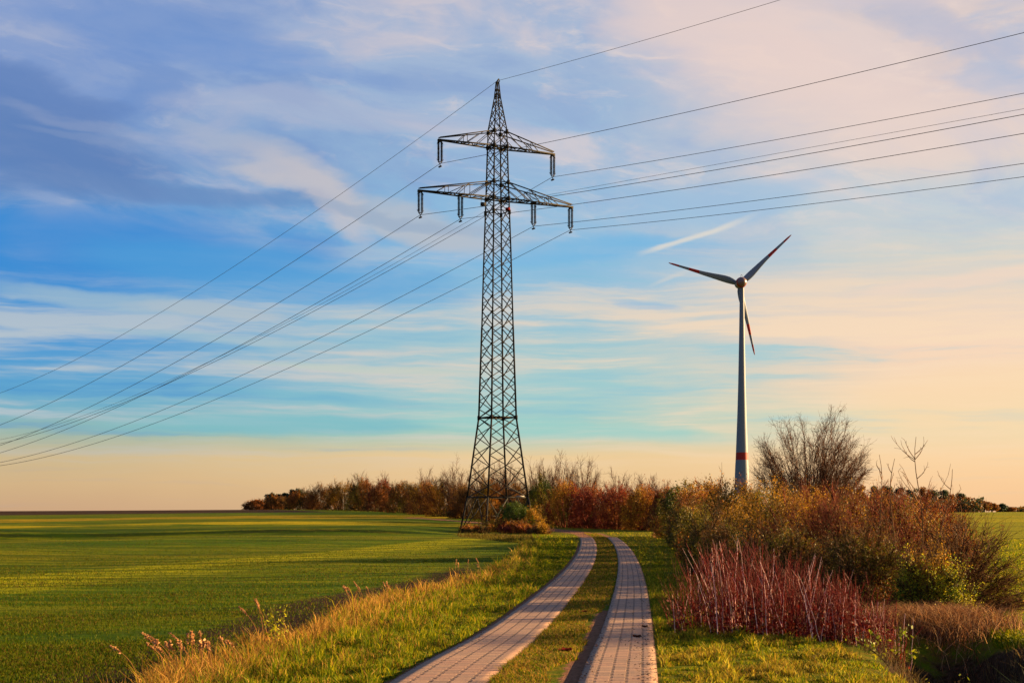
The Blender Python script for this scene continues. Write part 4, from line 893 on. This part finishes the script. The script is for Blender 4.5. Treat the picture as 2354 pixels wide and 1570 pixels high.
def grass():
    g = np.random.default_rng(3)
    def emit(name, parts, label, cat='grass'):
        Vs, Ts, Cs, k = [], [], [], 0
        for V, T, C in parts: Vs.append(V); Ts.append(T+k); Cs.append(C); k += len(V)
        tag(link(name, npmesh(name, np.concatenate(Vs), np.concatenate(Ts), col=np.concatenate(Cs)), grassm), label, cat, kind='stuff')
    lim = lambda X, Y: (np.abs(X) < .345*Y+.5)
    # left verge
    n = 150000; X, Y, t = sample(n, 15.5, 118, lambda Y: xb(Y)-.15, lambda Y: e1(Y)-.14, g); k = lim(X, Y); X, Y, t = X[k], Y[k], t[k]
    wn = wnoise(X, Y, 2.2, 5); far = np.clip((1-t)*1.3, 0, 1)
    dry = g.uniform(0, 1, len(X)) < np.clip((far**5*.7+wn*.20+.05)*np.clip(1.7-Y/60, .1, 1), .04, .9)
    c = np.where(dry[:, None], pick(g, len(X), DRY), pick(g, len(X), GR))
    cl = np.clip(.75+.75*wnoise(X, Y, 7, 501), .25, 1.8)*np.clip(.9+.5*wnoise(X, Y, 17, 502), .5, 1.6)
    c = c*np.clip(.55+.45*cl, .5, 1.15)[:, None]; fd = np.clip((Y-75)/35, 0, 1)[:, None]*(X < 1.5)[:, None]; c = c*(1-fd)+fd*np.array([.075, .055, .008])*g.uniform(.5, 1.6, (len(X), 1))
    h = cl*(.07+.05*(wn > 0)+.16*far**2*g.uniform(.4, 1.3, len(X)))*g.uniform(.6, 1.3, len(X)); w = .007+.00020*Y
    A1 = blades(X, Y, h, w, c, g, .7)
    emit('verge_grass', [A1], 'green and straw coloured grass on the verge left of the track')
    # middle strip
    n = 80000; X, Y, t = sample(n, 15.5, 125, lambda Y: e2(Y)+.02, lambda Y: e3(Y)-.04, g); wn = wnoise(X, Y, 3, 9)
    k = lim(X, Y) & ((t < .74+.15*wn) | (Y > 36)) & (g.uniform(0, 1, len(X)) < .8+.5*wn); X, Y, wn = X[k], Y[k], wn[k]
    dry = g.uniform(0, 1, len(X)) < .42; c = np.where(dry[:, None], pick(g, len(X), DRY*.8), pick(g, len(X), GR*.85))
    B1 = blades(X, Y, g.uniform(.03, .085, len(X))*(1+.5*(wn > .3)), .006+.0002*Y, c, g, 1.0)
    emit('middle_grass', [B1], 'short worn grass growing between the two paved strips')
    # right verge
    def rr(Y): return np.interp(Y, [14, 18, 21, 24, 26, 30, 45, 60, 90, 125], [4.9, 4.9, 4.75, 4.5, 4.0, 4.4, 6.6, 7.6, 10.8, 14.5])
    n = 130000; X, Y, t = sample(n, 15, 128, lambda Y: e4(Y)+.05, rr, g, 1.9); k = lim(X, Y); X, Y, t = X[k], Y[k], t[k]; wn = wnoise(X, Y, 2.4, 19)
    dry = g.uniform(0, 1, len(X)) < np.clip(.28+.3*wn+.2*(Y < 22), .05, .85); c = np.where(dry[:, None], pick(g, len(X), DRY*np.array([.78, 1.02, .5])), pick(g, len(X), GR*1.1))
    cl = np.clip(.75+.75*wnoise(X, Y, 7, 601), .25, 1.8)*np.clip(.9+.5*wnoise(X, Y, 17, 602), .5, 1.6); c = c*np.clip(.55+.45*cl, .5, 1.15)[:, None]
    C1 = blades(X, Y, cl*(.055+.045*(wn > -.1))*g.uniform(.6, 1.4, len(X)), .007+.0002*Y, c, g, .8)
    emit('roadside_grass', [C1], 'lush yellow green grass between the track and the red stems')
    # young crop of the left field, near part, in drilled rows
    n = 230000; X, Y, t = sample(n, 16, 130, lambda Y: -.345*Y-.5, lambda Y: xb(Y)-.25, g, 1.5)
    row = .16; q = Y-.12*X; Y = Y+(np.round(q/row)*row-q)*.6; wn = wnoise(X, Y*2.0, .5, 29); k = (g.uniform(0, 1, len(X)) < (.7+.45*wn)*np.clip((xb(Y)-X)/3.2*g.uniform(.4, 1.3, len(X)), .08, 1)*np.clip(2.2-Y/60, .1, 1)); X, Y, wn = X[k], Y[k], wn[k]
    c = np.where((g.uniform(0, 1, len(X)) < .12+.12*wn)[:, None], pick(g, len(X), DRY*.3), pick(g, len(X), GR*np.array([.42, .52, .4])))
    D1 = blades(X, Y, g.uniform(.035, .075, len(X)), .008+.0002*Y, c, g, .6)
    emit('young_crop', [D1], 'short green crop sprouting over the left field', 'crop')
    # right meadow
    n = 60000; X, Y, t = sample(n, 20, 90, lambda Y: np.maximum(xr(Y)-.1, 7.6), lambda Y: .345*Y+.5, g, 1.5); c = pick(g, len(X), GR*np.array([1.1, 1.05, .9]))
    emit('meadow_grass', [blades(X, Y, g.uniform(.04, .1, len(X)), .008+.0003*Y, c, g, .7)], 'sunlit short grass of the field at the right edge')
    # tall dry grass along the field edge at the left
    n = 14000; X, Y, t = sample(n, 15.5, 70, lambda Y: xb(Y)-.2, lambda Y: xb(Y)+.75, g, 1.7); wn = wnoise(X, Y, 1.6, 39); k = lim(X, Y) & (g.uniform(0, 1, len(X)) < (.05+.95*wn)*np.clip(1.8-Y/38, .1, 1)); X, Y = X[k], Y[k]
    E1_ = blades(X, Y, g.uniform(.14, .40, len(X))*(.6+.5*np.clip(wnoise(X, Y, 2.5, 77), -.6, 1))*np.clip(1.15-Y/70, .35, 1), .006+.0002*Y, pick(g, len(X), DRY), g, .55)
    emit('dry_grass', [E1_], 'long straw coloured grass along the edge of the left field')
    # brown dead grass over the ditch at the right
    n = 8500; X = g.normal(7.3, .60, n); Y = g.normal(26.9, .8, n)+.25*np.sin(X*5); k = (X > 5.2) & (X < 9.3); X, Y = X[k], Y[k]
    F1 = blades(X, Y, g.uniform(.15, .50, len(X)), np.full(len(X), .009), pick(g, len(X), A((.17, .07, .025), (.27, .13, .05), (.06, .025, .010), (.42, .25, .11), (.09, .04, .016))), g, 1.6)
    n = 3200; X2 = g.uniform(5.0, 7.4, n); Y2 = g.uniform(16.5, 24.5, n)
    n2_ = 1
    F2 = blades(X2, Y2, g.uniform(.12, .38, len(X2)), np.full(len(X2), .008), pick(g, len(X2), A((.035, .018, .008), (.02, .014, .006), (.06, .035, .012), (.13, .09, .03))), g, .9)  # mostly near-black blades, painting the ditch's shade into the grass colour
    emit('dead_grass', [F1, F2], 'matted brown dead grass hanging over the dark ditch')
grass()

def stalks(name, label, px, py, n, hpx, seed, lean, group, spread=.16, head=True, leafy=False):
    g = np.random.default_rng(seed); X, Y = G(px, py); z = float(H(X, Y)); root = empty(name, (X, Y, z), label, 'grass tuft' if not leafy else 'plant', group)
    h = hpx*1.18*Y/FPX*g.uniform(.72, 1.05, n); k = 9; t = np.linspace(0, 1, k+1); ln = lean+g.normal(size=n)*.14
    b = g.normal(size=(n, 2))*spread
    C = np.stack([b[:, :1]+ln[:, None]*h[:, None]*t**2.2, b[:, 1:]+g.normal(size=(n, 1))*.08*t, h[:, None]*(t-.10*np.abs(ln[:, None])*t**3)], -1)
    r = .0065*(1-.5*t)[None].repeat(n, 0); V, F = segs(C[:, :-1].reshape(-1, 3), C[:, 1:].reshape(-1, 3), r[:, :-1].ravel(), r[:, 1:].ravel(), 3)
    col = A((.36, .17, .05)) if not leafy else A((.20, .15, .04)); link('stalks', npmesh('stalks', V, F, col=np.tile(col[0], (len(V), 1))), twigm, root)
    if head or leafy:
        m = 26*n if not leafy else 34*n; i = g.integers(0, n, m); tt = g.uniform(.80 if not leafy else .35, 1, m)*k; j = np.minimum(tt.astype(int), k-1); f = (tt-j)[:, None]
        P = C[i, j]*(1-f)+C[i, j+1]*f+g.normal(size=(m, 3))*(.006 if not leafy else .035)
        V, F, c = leaves(P, .055 if not leafy else .06, A((.50, .28, .11), (.36, .18, .07)) if not leafy else LF_YG*1.2, g); link('seed_head' if not leafy else 'leaves', npmesh('heads', V, F, col=c), leafm, root)
    m = 60 if not leafy else 8; X_, Y_ = X+g.normal(size=m)*.18, Y+g.normal(size=m)*.15; V, T, c = blades(X_, Y_, g.uniform(.15, .4, m), np.full(m, .008), pick(g, m, DRY), g, .8)
    link('basal_leaves', npmesh('basal', V-np.array([X, Y, z]), T, col=c), grassm, root)
GP = 'tall dry grass tufts at the left field edge'
stalks('grass_tuft', 'dry tuft with drooping heads at the bottom left, leftmost of all', 400, 1562, 8, 92, 1, -.55, GP)
stalks('grass_tuft', 'tall dry tuft with upright heads right of the leftmost tuft', 442, 1566, 13, 100, 2, -.05, GP)
stalks('grass_tuft', 'single arching dry stalk bending left near the bottom of the verge', 565, 1545, 2, 88, 3, -.55, GP, .05)
stalks('grass_tuft', 'two tall stalks standing beside the yellow leaved weed', 612, 1492, 3, 98, 4, -.25, GP, .07)
stalks('leafy_weed', 'thin yellow leaved weed standing on the left field edge', 638, 1500, 4, 92, 5, -.15, None, .10, False, True)
stalks('grass_tuft', 'thin dry stalks on the verge crest above the yellow leaved weed', 815, 1398, 5, 52, 6, -.5, GP, .12)
stalks('grass_tuft', 'sparse dry stalks right of the thin stalks on the verge crest', 890, 1385, 5, 42, 7, -.2, GP, .3)
stalks('grass_tuft', 'faint dry stalks on the shaded verge edge, farthest tuft from the camera', 1075, 1335, 5, 42, 8, -.1, GP, .5)
def rush():
    g = np.random.default_rng(51); X, Y = X_at(2335, 19.2), 19.2; z = float(H(X, Y)); root = empty('rush_tuft', (X, Y, z), 'dark green spiky rush tuft at the bottom right corner', 'grass tuft')
    n = 260; V, T, c = blades(X+g.normal(size=n)*.16, Y+g.normal(size=n)*.2, g.uniform(.25, .55, n), np.full(n, .010), pick(g, n, A((.05, .09, .03), (.09, .13, .04), (.20, .20, .08))), g, 1.0)
    link('blades', npmesh('rush', V-np.array([X, Y, z]), T, col=c), grassm, root)
rush()
for lab, px, Y, sd_, hh in (('yellow leaved bramble spray over the dark ditch, bottom right', 2160, 18.6, 61, .45), ('small yellow green weed beside the right end of the red stems', 2050, 20.6, 62, .5), ('leafy yellow weed at the bottom edge of the ditch', 2215, 18.0, 63, .38)):
    seedc[0] = sd_*10
    shrub('leafy_weed', 'plant', lab, X_at(px, Y), Y, .35, .3, hh, 9, 60, 130, .055, BK_OLV, LF_YG*1.2, r0=.004, tw=.18, rmin=.002, lo=.2, base=.2, sub=.3, z=float(H(X_at(px, Y), Y))+.1)

# ------------------------------------------------------------------ litter on the track
def litter():
    g = np.random.default_rng(91); n = 1500
    Y = (16**-.5+g.uniform(0, 1, n)*(90**-.5-16**-.5))**-2; side = g.integers(0, 4, n); off = np.abs(g.normal(size=n))*.13
    X = np.where(side == 0, e4(Y)-off, np.where(side == 1, e4(Y)-off*2.0, np.where(side == 2, e1(Y)+off*.7, e3(Y)+off*.6)))
    P = np.stack([X, Y, H(X, Y)+.055], -1); V, F, c = leaves(P, .045, A((.05, .025, .012), (.09, .04, .02), (.03, .02, .012)), g, 0)
    V[:, 2] = np.repeat(P[:, 2], 4)+(V[:, 2]-np.repeat(P[:, 2], 4))*.3
    tag(link('leaf_litter', npmesh('litter', V, F, col=c), leafm), 'small dark dead leaves scattered along the edges of the paved strips', 'leaf litter', kind='stuff')
    for lab, px, py, s, cc in (('large dark curled leaf lying on the right paved strip', 1464, 1474, .10, (.035, .014, .010)), ('maroon dead leaf lying on the grass between the strips', 1303, 1507, .12, (.12, .018, .012)), ('second maroon leaf lying close to the first between the strips', 1291, 1506, .07, (.12, .018, .012)), ('dark twig-like leaf at the right edge of the right strip', 1482, 1450, .09, (.04, .018, .012)), ('small red leaf at the far end of the sunlit middle grass', 1344, 1413, .08, (.14, .03, .014))):
        X, Y = G(px, py); z = float(H(X, Y))+.045; t = np.linspace(0, 1, 9); W_ = np.sin(t*math.pi)**.7*.34; V = []
        for i, (u, w) in enumerate(zip(t, W_)):
            for e in (-1, -.5, 0, .5, 1): V.append(((u-.5)*s*1.3, e*w*s*(1+.2*math.sin(i*2.1+e)), .02+.35*s*(abs(e)**1.5)+.25*s*abs(u-.5)+.06*s*math.sin(i*3)))
        F = [(i*5+j, i*5+j+1, i*5+j+6, i*5+j+5) for i in range(8) for j in range(4)]
        o = link('fallen_leaf', npmesh('leaf', V, F, col=np.tile(cc, (45, 1))), leafm, None, (X, Y, z)); o.rotation_euler = (0, 0, random.uniform(-.6, .6))
        tag(o, lab, 'leaf', 'single fallen leaves on the track')
litter()
